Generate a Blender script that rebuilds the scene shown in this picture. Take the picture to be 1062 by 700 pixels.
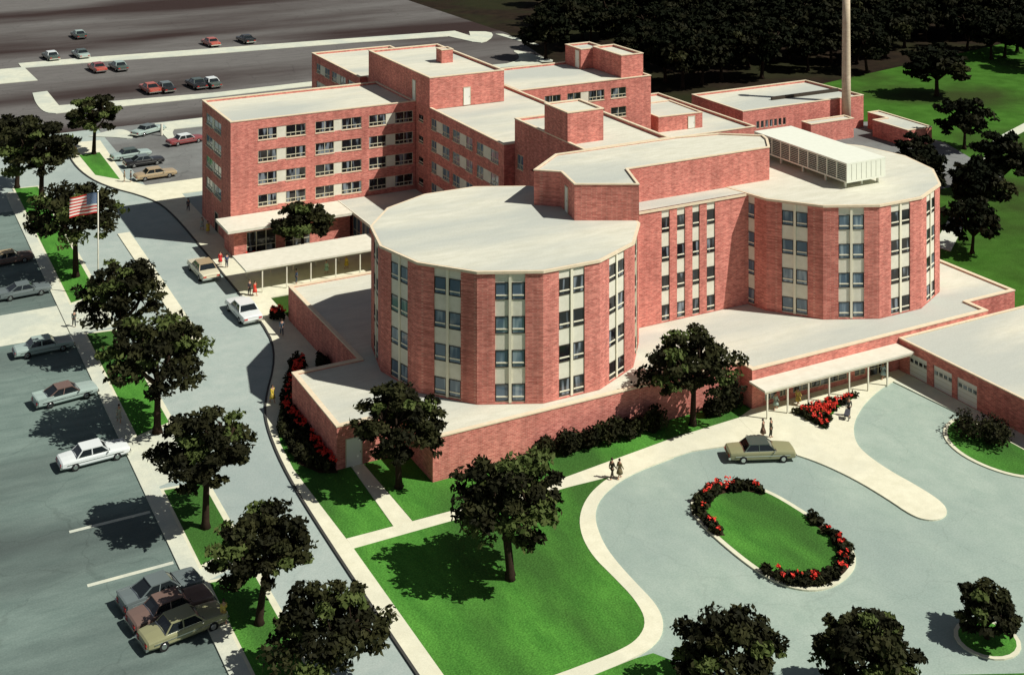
import bpy, bmesh, math, random
import numpy as np
from mathutils import Vector, Matrix

for o in list(bpy.data.objects): bpy.data.objects.remove(o)
scene = bpy.context.scene
COL = scene.collection
R = math.radians

# ------------------------------------------------------------------ camera, sky, sun, exposure
# x runs along the hospital's main front, y goes back from it, z = 0 is the ground; metres
cd = bpy.data.cameras.new('camera'); cam = bpy.data.objects.new('camera', cd); COL.objects.link(cam)
cam.location = (-47.86, -105.4, 60.0)
cam.rotation_euler = (R(90), 0, -math.atan2(.4666, .8845))
cd.sensor_width = 36; cd.lens = 36 * 1350 / 1062
cd.shift_y = -550 / 1062            # view camera: level back, lens shifted down
cd.clip_start = 1; cd.clip_end = 4000
scene.camera = cam

SUN_EL = 49.0
sdir = Vector((.72, -.694, 0)).normalized() * math.cos(R(SUN_EL)) + Vector((0, 0, math.sin(R(SUN_EL))))
world = bpy.data.worlds.new("World"); scene.world = world; world.use_nodes = True
nt = world.node_tree
sky = nt.nodes.new('ShaderNodeTexSky'); sky.sky_type = 'NISHITA'; sky.sun_disc = False
sky.altitude = 2500; sky.dust_density = .3; sky.sun_elevation = R(SUN_EL); sky.sun_rotation = math.atan2(sdir.x, sdir.y)
bg = nt.nodes['Background']; bg.inputs[1].default_value = 0.05
hs = nt.nodes.new('ShaderNodeHueSaturation'); hs.inputs['Saturation'].default_value = .45
nt.links.new(sky.outputs[0], hs.inputs['Color']); nt.links.new(hs.outputs[0], bg.inputs[0])
ld = bpy.data.lights.new('sun', 'SUN'); ld.energy = 5.0; ld.angle = R(.5); ld.color = (1, .965, .89)
sun = bpy.data.objects.new('sun', ld); COL.objects.link(sun)
sun.rotation_euler = sdir.to_track_quat('Z', 'Y').to_euler(); sun.location = (60, -80, 120)
vs = scene.view_settings
vs.view_transform = 'Standard'; vs.look = 'None'; vs.exposure = .1; vs.gamma = 1; vs.use_curve_mapping = False

# ------------------------------------------------------------------ materials
def mat(name, base, c2=None, scale=1.0, rough=.8, detail=6, spec=.3, lo=.35, hi=.65, stretch=(1, 1, 1),
        c3=None, scale3=.05, f3=.5, bump=0, metal=0, bscale=None, speck=0, crack=0):
    m = bpy.data.materials.new(name); m.use_nodes = True
    n = m.node_tree.nodes; l = m.node_tree.links
    b = n['Principled BSDF']
    b.inputs['Roughness'].default_value = rough
    b.inputs['Specular IOR Level'].default_value = spec
    b.inputs['Metallic'].default_value = metal
    if c2 is None and not bump:
        b.inputs['Base Color'].default_value = (*base, 1); return m
    tc = n.new('ShaderNodeTexCoord'); mp = n.new('ShaderNodeMapping'); mp.inputs['Scale'].default_value = stretch
    geo = n.new('ShaderNodeNewGeometry')
    l.new(geo.outputs['Position'] if True else tc.outputs['Object'], mp.inputs[0])
    out = None
    if c2 is not None:
        tx = n.new('ShaderNodeTexNoise'); tx.inputs['Scale'].default_value = scale; tx.inputs['Detail'].default_value = detail
        tx.inputs['Roughness'].default_value = .65
        l.new(mp.outputs[0], tx.inputs[0])
        rp = n.new('ShaderNodeValToRGB')
        rp.color_ramp.elements[0].position = lo; rp.color_ramp.elements[0].color = (*base, 1)
        rp.color_ramp.elements[1].position = hi; rp.color_ramp.elements[1].color = (*c2, 1)
        l.new(tx.outputs[0], rp.inputs[0]); out = rp.outputs[0]
    if c3 is not None:
        t3 = n.new('ShaderNodeTexNoise'); t3.inputs['Scale'].default_value = scale3; t3.inputs['Detail'].default_value = 4
        l.new(mp.outputs[0], t3.inputs[0])
        r3 = n.new('ShaderNodeValToRGB'); r3.color_ramp.elements[0].position = .45; r3.color_ramp.elements[1].position = .62
        l.new(t3.outputs[0], r3.inputs[0])
        mm = n.new('ShaderNodeMath'); mm.operation = 'MULTIPLY'; mm.inputs[1].default_value = f3
        l.new(r3.outputs[0], mm.inputs[0])
        mx = n.new('ShaderNodeMixRGB'); mx.inputs[2].default_value = (*c3, 1)
        l.new(mm.outputs[0], mx.inputs[0]); l.new(out, mx.inputs[1]); out = mx.outputs[0]
    if speck:
        t4 = n.new('ShaderNodeTexNoise'); t4.inputs['Scale'].default_value = 7; t4.inputs['Detail'].default_value = 3
        l.new(geo.outputs['Position'], t4.inputs[0])
        r4 = n.new('ShaderNodeMapRange'); r4.inputs[1].default_value = .3; r4.inputs[2].default_value = .7
        r4.inputs[3].default_value = 1 - speck; r4.inputs[4].default_value = 1 + speck
        l.new(t4.outputs[0], r4.inputs[0])
        m4 = n.new('ShaderNodeVectorMath'); m4.operation = 'SCALE'
        l.new(out, m4.inputs[0]); l.new(r4.outputs[0], m4.inputs['Scale']); out = m4.outputs[0]
    if crack:
        vo = n.new('ShaderNodeTexVoronoi'); vo.feature = 'DISTANCE_TO_EDGE'; vo.inputs['Scale'].default_value = .11; vo.inputs['Randomness'].default_value = .9
        wn = n.new('ShaderNodeTexNoise'); wn.inputs['Scale'].default_value = .5; wn.inputs['Detail'].default_value = 4
        l.new(geo.outputs['Position'], wn.inputs[0])
        wv = n.new('ShaderNodeVectorMath'); wv.operation = 'MULTIPLY_ADD'; wv.inputs[1].default_value = (2.5, 2.5, 0)
        l.new(wn.outputs['Color'], wv.inputs[0]); l.new(geo.outputs['Position'], wv.inputs[2]); l.new(wv.outputs[0], vo.inputs['Vector'])
        cr = n.new('ShaderNodeMapRange'); cr.inputs[1].default_value = .002; cr.inputs[2].default_value = .010; cr.inputs[3].default_value = 1 - crack; cr.inputs[4].default_value = 1
        l.new(vo.outputs['Distance'], cr.inputs[0])
        m5 = n.new('ShaderNodeVectorMath'); m5.operation = 'SCALE'; l.new(out, m5.inputs[0]); l.new(cr.outputs[0], m5.inputs['Scale']); out = m5.outputs[0]
    if out is not None: l.new(out, b.inputs['Base Color'])
    if bump:
        tb = n.new('ShaderNodeTexNoise'); tb.inputs['Scale'].default_value = bscale or 3; tb.inputs['Detail'].default_value = 5
        l.new(geo.outputs['Position'], tb.inputs[0])
        bp = n.new('ShaderNodeBump'); bp.inputs['Strength'].default_value = bump; bp.inputs['Distance'].default_value = .1
        l.new(tb.outputs[0], bp.inputs['Height']); l.new(bp.outputs[0], b.inputs['Normal'])
    return m

def brick_mat(name, a, b2, mortar):
    m = bpy.data.materials.new(name); m.use_nodes = True
    n = m.node_tree.nodes; l = m.node_tree.links; b = n['Principled BSDF']
    b.inputs['Roughness'].default_value = .9; b.inputs['Specular IOR Level'].default_value = .15
    geo = n.new('ShaderNodeNewGeometry')
    sep = n.new('ShaderNodeSeparateXYZ'); l.new(geo.outputs['Position'], sep.inputs[0])
    ad = n.new('ShaderNodeMath'); ad.operation = 'ADD'; l.new(sep.outputs[0], ad.inputs[0]); l.new(sep.outputs[1], ad.inputs[1])
    cb = n.new('ShaderNodeCombineXYZ'); l.new(ad.outputs[0], cb.inputs[0]); l.new(sep.outputs[2], cb.inputs[1])
    br = n.new('ShaderNodeTexBrick')
    br.inputs['Scale'].default_value = 1.0; br.inputs['Brick Width'].default_value = .44; br.inputs['Row Height'].default_value = .15
    br.inputs['Mortar Size'].default_value = .018; br.inputs['Bias'].default_value = -.1
    br.inputs['Color1'].default_value = (*a, 1); br.inputs['Color2'].default_value = (*b2, 1); br.inputs['Mortar'].default_value = (*mortar, 1)
    l.new(cb.outputs[0], br.inputs['Vector'])
    t = n.new('ShaderNodeTexNoise'); t.inputs['Scale'].default_value = 1.7; t.inputs['Detail'].default_value = 8; t.inputs['Roughness'].default_value = .75
    mp = n.new('ShaderNodeMapping'); mp.inputs['Scale'].default_value = (1, 1, 2.6); l.new(geo.outputs['Position'], mp.inputs[0]); l.new(mp.outputs[0], t.inputs[0])
    r = n.new('ShaderNodeMapRange'); r.inputs[1].default_value = .3; r.inputs[2].default_value = .7; r.inputs[3].default_value = .62; r.inputs[4].default_value = 1.36
    l.new(t.outputs[0], r.inputs[0])
    t2 = n.new('ShaderNodeTexNoise'); t2.inputs['Scale'].default_value = .25; t2.inputs['Detail'].default_value = 3; l.new(geo.outputs['Position'], t2.inputs[0])
    r2 = n.new('ShaderNodeMapRange'); r2.inputs[1].default_value = .3; r2.inputs[2].default_value = .7; r2.inputs[3].default_value = .88; r2.inputs[4].default_value = 1.12
    l.new(t2.outputs[0], r2.inputs[0])
    mu = n.new('ShaderNodeMath'); mu.operation = 'MULTIPLY'; l.new(r.outputs[0], mu.inputs[0]); l.new(r2.outputs[0], mu.inputs[1])
    t5 = n.new('ShaderNodeTexNoise'); t5.inputs['Scale'].default_value = 1.0; t5.inputs['Detail'].default_value = 4
    mp5 = n.new('ShaderNodeMapping'); mp5.inputs['Scale'].default_value = (1.3, 1.3, .09); l.new(geo.outputs['Position'], mp5.inputs[0]); l.new(mp5.outputs[0], t5.inputs[0])
    r5 = n.new('ShaderNodeMapRange'); r5.inputs[1].default_value = .35; r5.inputs[2].default_value = .7; r5.inputs[3].default_value = 1.08; r5.inputs[4].default_value = .82
    l.new(t5.outputs[0], r5.inputs[0]); mu5 = n.new('ShaderNodeMath'); mu5.operation = 'MULTIPLY'; l.new(mu.outputs[0], mu5.inputs[0]); l.new(r5.outputs[0], mu5.inputs[1]); mu = mu5
    sc = n.new('ShaderNodeVectorMath'); sc.operation = 'SCALE'; l.new(br.outputs[0], sc.inputs[0]); l.new(mu.outputs[0], sc.inputs['Scale'])
    l.new(sc.outputs[0], b.inputs['Base Color'])
    return m

M = {}
M['brick'] = brick_mat('red brick', (.47, .135, .108), (.66, .24, .19), (.60, .28, .22))
M['roof'] = mat('pale gravel roofing', (.56, .55, .44), (.64, .63, .52), .9, .9, c3=(.41, .44, .40), scale3=.06, f3=.8, stretch=(.45, 1.5, 1), spec=.1, speck=.06)
M['coping'] = mat('cream stone coping', (.66, .55, .38), (.74, .63, .46), 2, .8)
M['white'] = mat('cream white panel', (.64, .62, .50), (.72, .70, .58), 1.2, .6)
M['frame'] = mat('pale window frame', (.55, .52, .38), None, rough=.5)
M['fin'] = mat('cream concrete fin', (.74, .70, .54), (.78, .74, .58), 2, .7)
M['concrete'] = mat('cream concrete paving', (.64, .62, .46), (.73, .71, .54), .8, .9, spec=.1, c3=(.57, .57, .45), scale3=.12, f3=.5, speck=.05)
M['strip'] = mat('grey concrete paving', (.52, .54, .44), (.62, .63, .50), .8, .9, spec=.1, c3=(.42, .47, .42), scale3=.15, f3=.5, speck=.06)
M['kerb'] = mat('kerb concrete', (.60, .59, .44), (.68, .67, .50), 1.0, .9, spec=.1)
M['asphalt'] = mat('weathered grey green asphalt', (.29, .37, .31), (.35, .425, .36), .55, .9, spec=.15, c3=(.245, .31, .28), scale3=.05, f3=.65, stretch=(1, .7, 1), speck=.09, crack=.07)
M['road'] = mat('pale grey road', (.32, .385, .35), (.375, .43, .39), .6, .9, spec=.15, c3=(.265, .32, .305), scale3=.06, f3=.6, speck=.08, crack=.07)
M['lot'] = mat('grey green car park asphalt', (.125, .175, .155), (.175, .232, .205), .6, .9, spec=.15, c3=(.062, .078, .074), scale3=.05, f3=.85, stretch=(.35, 1.2, 1), speck=.1, crack=.15)
M['darklot'] = mat('brown grey asphalt with shadow bands', (.12, .115, .108), (.15, .143, .135), .4, .9, spec=.1, c3=(.026, .013, .011), scale3=.014, f3=.92, stretch=(.45, 1.9, 1), speck=.12, crack=.2)  # stretched dark noise puts uncast shadow bands into the asphalt colour
M['midlot'] = mat('brown grey asphalt', (.17, .18, .172), (.21, .22, .21), .5, .9, spec=.1, c3=(.11, .105, .10), scale3=.06, f3=.6, speck=.1, crack=.2)
M['grass'] = mat('bright mown grass', (.052, .178, .026), (.085, .26, .038), .45, .95, spec=.05, c3=(.040, .105, .022), scale3=.10, f3=.9, stretch=(1.2, .4, 1), bump=.6, bscale=6, speck=.28)
M['ground'] = mat('rough grass', (.035, .10, .012), (.055, .15, .02), .25, .95, spec=.05, c3=(.03, .035, .012), scale3=.03, f3=.85, bump=.5, bscale=3, speck=.25)
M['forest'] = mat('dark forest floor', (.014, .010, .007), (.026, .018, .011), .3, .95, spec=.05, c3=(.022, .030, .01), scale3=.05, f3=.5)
M['earth'] = mat('dark planting soil', (.03, .02, .012), (.05, .03, .02), 2, .95, spec=.05)
M['olivegrass'] = mat('dry olive grass', (.12, .11, .03), (.18, .16, .05), 2, .95, spec=.05)
M['bark'] = mat('dark bark', (.022, .014, .009), (.035, .022, .014), 3, .9, spec=.1)
M['leaf_dark'] = mat('dark leaves', (.008, .009, .004), (.017, .017, .006), .9, .75, spec=.08)
M['leaf_mid'] = mat('brown green leaves', (.018, .021, .007), (.034, .034, .011), .9, .75, spec=.1)
M['leaf_light'] = mat('olive leaves', (.048, .07, .017), (.08, .10, .028), .9, .75, spec=.1)
M['leaf_wood'] = mat('blackish leaves', (.004, .006, .003), (.009, .011, .004), .6, .8, spec=.05)
M['flower'] = mat('red petals', (.62, .02, .015), (.75, .06, .03), 5, .7)
M['door'] = mat('white painted door', (.74, .74, .66), None, rough=.5)
M['metal'] = mat('cream painted metal', (.72, .74, .62), (.76, .78, .66), 2, .5)
M['kerbshade'] = mat('kerb stone in shadow tone', (.05, .05, .045), None)  # near-black tone paints in the shadow line of the road kerb
M['bronze'] = mat('dark bronze frame', (.045, .035, .025), None, rough=.5)
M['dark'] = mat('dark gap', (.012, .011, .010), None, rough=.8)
M['chrome'] = mat('chrome', (.75, .75, .72), None, rough=.18, metal=1)
M['tyre'] = mat('tyre rubber', (.012, .012, .012), None, rough=.85)
M['lampred'] = mat('red lamp lens', (.5, .02, .015), None, rough=.2)
M['lampwhite'] = mat('clear lamp lens', (.8, .8, .75), None, rough=.15)
M['carglass'] = mat('tinted car glass', (.012, .016, .018), None, rough=.06, spec=.6)
M['skin'] = mat('skin', (.45, .26, .17), None, rough=.6)
M['hair'] = mat('dark hair', (.03, .018, .01), None, rough=.7)
M['chimney'] = mat('buff brick chimney', (.52, .42, .30), (.64, .54, .40), 1.2, .9, spec=.1, stretch=(1, 1, 2))

def pane_mat(name, a, b2, bright):
    m = bpy.data.materials.new(name); m.use_nodes = True
    n = m.node_tree.nodes; l = m.node_tree.links; b = n['Principled BSDF']
    b.inputs['Roughness'].default_value = .07; b.inputs['Specular IOR Level'].default_value = .6
    oi = n.new('ShaderNodeObjectInfo'); tc = n.new('ShaderNodeTexCoord')
    w = n.new('ShaderNodeTexNoise'); w.inputs['Scale'].default_value = 1.1; w.inputs['Detail'].default_value = 1
    mp = n.new('ShaderNodeMapping'); mp.inputs['Rotation'].default_value = (0, R(35), 0); mp.inputs['Scale'].default_value = (1.6, 1, .25)
    cb = n.new('ShaderNodeVectorMath'); cb.operation = 'ADD'
    ml = n.new('ShaderNodeMath'); ml.operation = 'MULTIPLY'; ml.inputs[1].default_value = 60; l.new(oi.outputs['Random'], ml.inputs[0])
    l.new(tc.outputs['Object'], mp.inputs[0]); l.new(mp.outputs[0], cb.inputs[0]); l.new(ml.outputs[0], cb.inputs[1]); l.new(cb.outputs[0], w.inputs[0])
    rp = n.new('ShaderNodeValToRGB'); e = rp.color_ramp.elements
    e[0].position = .50; e[0].color = (*a, 1); e[1].position = .66; e[1].color = (*bright, 1)
    k = rp.color_ramp.elements.new(.56); k.color = (*b2, 1)
    l.new(w.outputs[0], rp.inputs[0]); l.new(rp.outputs[0], b.inputs['Base Color'])
    return m
M['pane'] = pane_mat('window glass with slanted pale streaks', (.010, .010, .012), (.02, .024, .03), (.20, .23, .26))  # dark glass with pale slanted streaks, shifted per window
M['pane_blue'] = pane_mat('window glass with painted sky reflection', (.10, .15, .20), (.14, .20, .25), (.26, .33, .37))  # pale blue paints the sky's reflection into panes on left-facing walls

# ------------------------------------------------------------------ helpers
class MB:
    def __init__(s): s.v = []; s.f = []; s.m = []
    def poly(s, pts, mi=0):
        b = len(s.v); s.v += [tuple(p) for p in pts]; s.f.append(tuple(range(b, b + len(pts)))); s.m.append(mi)
    def box(s, x0, x1, y0, y1, z0, z1, mi=0):
        p = [(x0, y0, z0), (x1, y0, z0), (x1, y1, z0), (x0, y1, z0), (x0, y0, z1), (x1, y0, z1), (x1, y1, z1), (x0, y1, z1)]
        b = len(s.v); s.v += p
        for q in ((3, 2, 1, 0), (4, 5, 6, 7), (0, 1, 5, 4), (1, 2, 6, 5), (2, 3, 7, 6), (3, 0, 4, 7)):
            s.f.append(tuple(b + i for i in q)); s.m.append(mi)
    def prism(s, pts, z0, z1, mi=0, bottom=False):
        n = len(pts)
        for i in range(n):
            a, c = pts[i], pts[(i + 1) % n]
            s.poly([(*a, z0), (*c, z0), (*c, z1), (*a, z1)], mi)
        s.poly([(*p, z1) for p in pts], mi)
        if bottom: s.poly([(*p, z0) for p in reversed(pts)], mi)
    def tube(s, pts, rads, n=6, mi=0, cap=True):
        rings = []
        for i, p in enumerate(pts):
            p = Vector(p)
            d = (Vector(pts[min(i + 1, len(pts) - 1)]) - Vector(pts[max(i - 1, 0)])).normalized()
            u = d.orthogonal().normalized() if abs(d.z) < .9 else Vector((1, 0, 0))
            u = (u - d * u.dot(d)).normalized(); w = d.cross(u)
            b = len(s.v)
            for k in range(n):
                t = 2 * math.pi * k / n
                s.v.append(tuple(p + (u * math.cos(t) + w * math.sin(t)) * rads[i]))
            rings.append(b)
        for a, c in zip(rings, rings[1:]):
            for k in range(n):
                s.f.append((a + k, a + (k + 1) % n, c + (k + 1) % n, c + k)); s.m.append(mi)
        if cap:
            s.f.append(tuple(rings[-1] + k for k in range(n))); s.m.append(mi)
            s.f.append(tuple(rings[0] + k for k in reversed(range(n)))); s.m.append(mi)
    def mesh(s, name, mats, origin=(0, 0, 0), smooth=False):
        me = bpy.data.meshes.new(name)
        ox, oy, oz = origin
        me.from_pydata([(x - ox, y - oy, z - oz) for x, y, z in s.v], [], s.f)
        for m in (mats if isinstance(mats, (list, tuple)) else [mats]): me.materials.append(m)
        me.polygons.foreach_set('material_index', s.m)
        if smooth: me.polygons.foreach_set('use_smooth', [True] * len(s.f))
        me.update(); return me
    def build(s, name, mats, parent=None, origin=(0, 0, 0), smooth=False):
        return link(name, s.mesh(name, mats, origin, smooth), parent, (0, 0, 0) if parent else origin)

def link(name, me, parent=None, loc=(0, 0, 0), rz=0):
    o = bpy.data.objects.new(name, me); COL.objects.link(o); o.location = loc; o.rotation_euler = (0, 0, rz)
    if parent: o.parent = parent
    return o
def tag(o, label=None, cat=None, group=None, kind=None):
    if label: o['label'] = label
    if cat: o['category'] = cat
    if group: o['group'] = group
    if kind: o['kind'] = kind
    return o
def thing(name, label, cat, loc=(0, 0, 0), rz=0, group=None):
    return tag(link(name, None, None, loc, rz), label, cat, group)
def copy_tree(o, parent=None):
    c = o.copy(); COL.objects.link(c)
    if parent: c.parent = parent
    for ch in list(o.children): copy_tree(ch, c)
    return c
def paint(o, name, m):
    for ch in o.children_recursive:
        if ch.name.split('.')[0] == name and ch.material_slots:
            ch.material_slots[0].link = 'OBJECT'; ch.material_slots[0].material = m

def smoothpoly(pts, it=2):
    for _ in range(it):
        q = []
        n = len(pts)
        for i in range(n):
            a, b = pts[i], pts[(i + 1) % n]
            q += [(a[0] * .75 + b[0] * .25, a[1] * .75 + b[1] * .25), (a[0] * .25 + b[0] * .75, a[1] * .25 + b[1] * .75)]
        pts = q
    return pts
def smoothline(pts, it=2):
    for _ in range(it):
        q = [pts[0]]
        for a, b in zip(pts, pts[1:]):
            q += [(a[0] * .75 + b[0] * .25, a[1] * .75 + b[1] * .25), (a[0] * .25 + b[0] * .75, a[1] * .25 + b[1] * .75)]
        q.append(pts[-1]); pts = q
    return pts
def ccw(pts):
    a = sum(p[0] * q[1] - q[0] * p[1] for p, q in zip(pts, pts[1:] + pts[:1]))
    return pts if a > 0 else pts[::-1]
def inset(pts, d):
    n = len(pts); out = []
    for i in range(n):
        p0, p1, p2 = Vector(pts[i - 1]), Vector(pts[i]), Vector(pts[(i + 1) % n])
        d1 = (p1 - p0).normalized(); d2 = (p2 - p1).normalized()
        n1 = Vector((-d1.y, d1.x)); n2 = Vector((-d2.y, d2.x))
        b = (n1 + n2); b = b.normalized() if b.length > 1e-4 else n1
        k = max(b.dot(n1), .35)
        out.append(tuple(p1 + b * (d / k)))
    return out

def ground_poly(name, pts, z, m, label=None):
    mb = MB(); mb.poly([(*p, z) for p in ccw(pts)]); return tag(mb.build(name, m), label, None, None, 'structure')
def slab(name, pts, z1, m, z0=-.1):
    mb = MB(); mb.prism(ccw(pts), z0, z1); return tag(mb.build(name, m), None, None, None, 'structure')

# ------------------------------------------------------------------ setting: ground, roads, paths
ground_poly('ground', [(-900, -500), (1300, -500), (1300, 1300), (-900, 1300)], 0, M['ground'])
ground_poly('forest_floor', [(104, 165), (84, 150), (60, 140), (60, 116), (92, 97), (124, 97), (140, 112), (215, 128), (700, 140), (700, 900), (150, 900), (112, 330), (112, 200)], .02, M['forest'])
ground_poly('parking_lot', [(-120, -120), (-23.2, -120), (-23.2, 100), (-120, 100)], .02, M['lot'])
ground_poly('road', [(-23.2, -120), (-2, -120), (-2, 62), (28, 62), (28, 104), (-3, 104), (-3, 145), (-60, 145), (-60, 100), (-23.2, 100)], .02, M['road'])
ground_poly('forecourt', [(-2, -32), (90, -32), (90, 2), (-2, 2)], .02, M['asphalt'])
ground_poly('lower_street', [(-2, -120), (140, -120), (140, -32), (-2, -32)], .016, M['asphalt'])
ground_poly('small_parking_lot', [(-3, 104), (45, 104), (45, 145), (-3, 145)], .02, M['midlot'])
ground_poly('upper_parking_lot', [(-60, 145), (60, 145), (84, 152), (104, 165), (112, 200), (112, 330), (150, 420), (-120, 420), (-120, 145)], .012, M['darklot'])
ground_poly('service_yard', [(86, 44), (121, 44), (129, 64), (129, 82), (86, 96)], .02, M['midlot'])

# road-side pavement with its bend at the entrance
kerbline = smoothline([(-12.2, -120), (-11.6, -19), (-11.5, -4), (-11.2, 7), (-10.3, 15.6), (-9.0, 21.5), (-4.4, 31.8), (-2.8, 40.4), (-2.6, 67.6), (-2.5, 87.8), (-3.6, 96.5), (-9.0, 107), (-10.8, 117), (-10.9, 128), (-10, 134), (-8, 136.5)])
inner = [(-4.2, 136), (-5.0, 108.5), (-3, 103.9), (28, 104), (28, 97), (1.0, 97), (1.0, 62.5), (17, 62.5), (17, 49), (.2, 49), (.2, 18.8), (-6.9, 18.8), (-9.4, 16), (-10.0, 13), (-10.4, 8), (-10.3, 2), (-10.1, -6.4), (-10.1, -120)]
slab('pavement', kerbline + inner, .13, M['concrete'])
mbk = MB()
for i, (p, q) in enumerate(zip(kerbline, kerbline[1:])):     # kerb stone along the road, coloured dark to draw its shadow line
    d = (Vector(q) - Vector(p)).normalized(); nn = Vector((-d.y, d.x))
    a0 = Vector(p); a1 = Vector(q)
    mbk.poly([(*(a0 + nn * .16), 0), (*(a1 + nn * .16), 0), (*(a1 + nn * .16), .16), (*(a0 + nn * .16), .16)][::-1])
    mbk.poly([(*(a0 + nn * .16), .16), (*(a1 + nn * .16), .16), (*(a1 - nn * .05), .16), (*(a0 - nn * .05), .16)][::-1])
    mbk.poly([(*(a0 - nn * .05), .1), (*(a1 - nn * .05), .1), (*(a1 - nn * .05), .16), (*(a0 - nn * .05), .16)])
tag(mbk.build('kerb', M['kerbshade']), kind='structure')
# front paths
slab('front_path', [(-10.12, -6.4), (-1, -6.4), (10, -6.3), (14.1, -6.5), (19.3, -6.3), (23.4, -6.1), (26.8, -6.8), (31.5, -11), (31.6, -6), (32.4, -2.8), (23.5, -3.2), (10, -4.8), (-1, -5.0), (-10.12, -4.8)], .134, M['concrete'])
outer_w = [(21.3, -6.28), (15.6, -7.0), (11.6, -9.0), (9.5, -11.5), (8.2, -14.9), (7.7, -17.8), (7.5, -21.1), (7.4, -23.9), (6.7, -26.0), (5.2, -27.6), (2.5, -28.4), (-2, -28.6)]
inner_w = [(-2, -27.3), (2, -27.2), (4.0, -26.7), (5.6, -25.3), (6.3, -22.8), (6.4, -19.4), (6.4, -16.4), (7.1, -13.4), (8.5, -10.7), (10.7, -8.4), (13.2, -6.9), (15, -6.3)]
slab('curved_path', smoothline(outer_w) + smoothline(inner_w), .138, M['concrete'])
slab('lower_path', [(-10.1, -28.6), (-1.9, -28.6), (-1.9, -27.3), (-10.1, -27.3)], .136, M['concrete'])
slab('door_path', [(-6.0, -4.9), (-4.3, -4.9), (-4.45, 6), (-5.6, 6)], .131, M['concrete'])
pen = [(31.3, -2.9), (33.7, -1.9), (33.7, -1), (53.2, -1), (53.2, -3.2)] + smoothline([(50.5, -3.9), (47.7, -4.7), (44, -6.5), (40.7, -8.8), (38.4, -11.4), (37.4, -13.6), (37.1, -17.1), (37.4, -20.8), (37.3, -23.5), (36.5, -24.9), (35.2, -25.4), (34.0, -25.0), (33.4, -23.8), (33.5, -20.9), (33.3, -17), (32.5, -13.3), (31.3, -10.6)]) + [(30.0, -9.0)]
slab('entrance_plaza', pen, .142, M['concrete'])
slab('garage_apron', [(50.6, -3.3), (53.3, -3.2), (53.3, -30), (51.6, -30), (51.2, -12.6)], .13, M['strip'])
vo = smoothpoly([(50.6, -12.6), (48.0, -13.3), (46.0, -15.2), (45.0, -18), (45.2, -21), (46.4, -23.6), (48.6, -25), (50.8, -24.6), (51.4, -21), (51.3, -15)])
slab('verge_kerb', vo, .12, M['kerb'])
ground_poly('verge', inset(ccw(vo), .38), .128, M['grass'])
ci = [(26.2 + 2.3 * math.cos(t * .3142), -38.4 + 2.3 * math.sin(t * .3142)) for t in range(20)]
slab('verge_kerb', ci, .12, M['kerb']); ground_poly('verge', inset(ccw(ci), .3), .128, M['grass'])
# lawns
slab('lawn', [(-10.1, -4.8), (-6.05, -4.8), (-5.65, 6), (-6.98, 6), (-6.98, 18.75), (-9.4, 16), (-10.0, 13), (-10.4, 8), (-10.3, 2)], .118, M['grass'])
slab('lawn', [(-4.25, -4.8), (-1, -5), (10, -4.8), (23.5, -3.2), (31.2, -2.9), (33.6, -1.9), (33.6, .05), (-.15, .05), (-.15, 6.05), (-4.4, 6.05)], .118, M['grass'])
slab('lawn', [(-10.1, -27.4), (-10.1, -6.4), (-1, -6.4), (10, -6.3), (13.9, -6.4)] + smoothline(inner_w[::-1])[3:], .118, M['grass'])
slab('lawn', [(-10.1, -60), (-10.1, -28.6), (-2, -28.6), (2.5, -28.4), (4.0, -28.5), (6.4, -32.6), (12, -35.8), (20, -39.6), (27, -43), (60, -58), (60, -60)], .11, M['grass'])
# oval island
oval = smoothpoly([(17.6, -13.9), (16.9, -15.8), (16.6, -19), (16.6, -22.8), (16.9, -25.6), (18.0, -27.6), (19.8, -28.5), (22.1, -28.2), (24.3, -27.1), (25.7, -25.2), (26.0, -22.6), (25.8, -18.5), (25.4, -15.2), (24.1, -12.5), (21.6, -11.8), (19.2, -12.3)], 2)
slab('island_kerb', oval, .15, M['kerb'])
ground_poly('island_lawn', inset(ccw(oval), .42), .158, M['grass'])
# car park walk, tree islands, driveways
slab('parking_walk', [(-23.2, -120), (-21.85, -120), (-21.85, 110), (-23.2, 110)], .125, M['strip'])
for (y0, y1) in ((58.2, 112), (20.6, 48.4), (-3.3, 10.2), (-31, -5.2)):
    slab('island_kerb', [(-21.9, y0), (-17.75, y0 + 1.5), (-17.75, y1 - .5), (-21.9, y1)], .12, M['kerb'])
    ground_poly('island_lawn', [(-21.6, y0 + .35), (-18.25, y0 + 1.7), (-18.25, y1 - .9), (-21.6, y1 - .4)], .128, M['grass'])
ground_poly('driveway', [(-60, 50), (-17.9, 48.8), (-17.9, 58.6), (-60, 58.5)], .03, M['strip'])
ground_poly('driveway', [(-23.2, 10.4), (-17.9, 11.9), (-17.9, 21.2), (-23.2, 20.4)], .03, M['strip'])
ground_poly('driveway', [(-21.85, -5.2), (-17.75, -3.7), (-17.75, -2.0), (-21.85, -3.3)], .03, M['strip'])
slab('road_island', smoothline([(-11.6, 82), (-11.8, 42), (-11.6, 39.6), (-11.1, 38.9), (-10.6, 39.6), (-10.2, 42), (-9.9, 82)], 2), .13, M['concrete'])
# bay lines in the car park
for y0 in (7.0, -1.4):
    tag(slab('bay_line', [(-30, y0 - .2), (-23.4, y0 - .2), (-23.4, y0 + .2), (-30, y0 + .2)], .026, M['strip'], .01))
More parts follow.
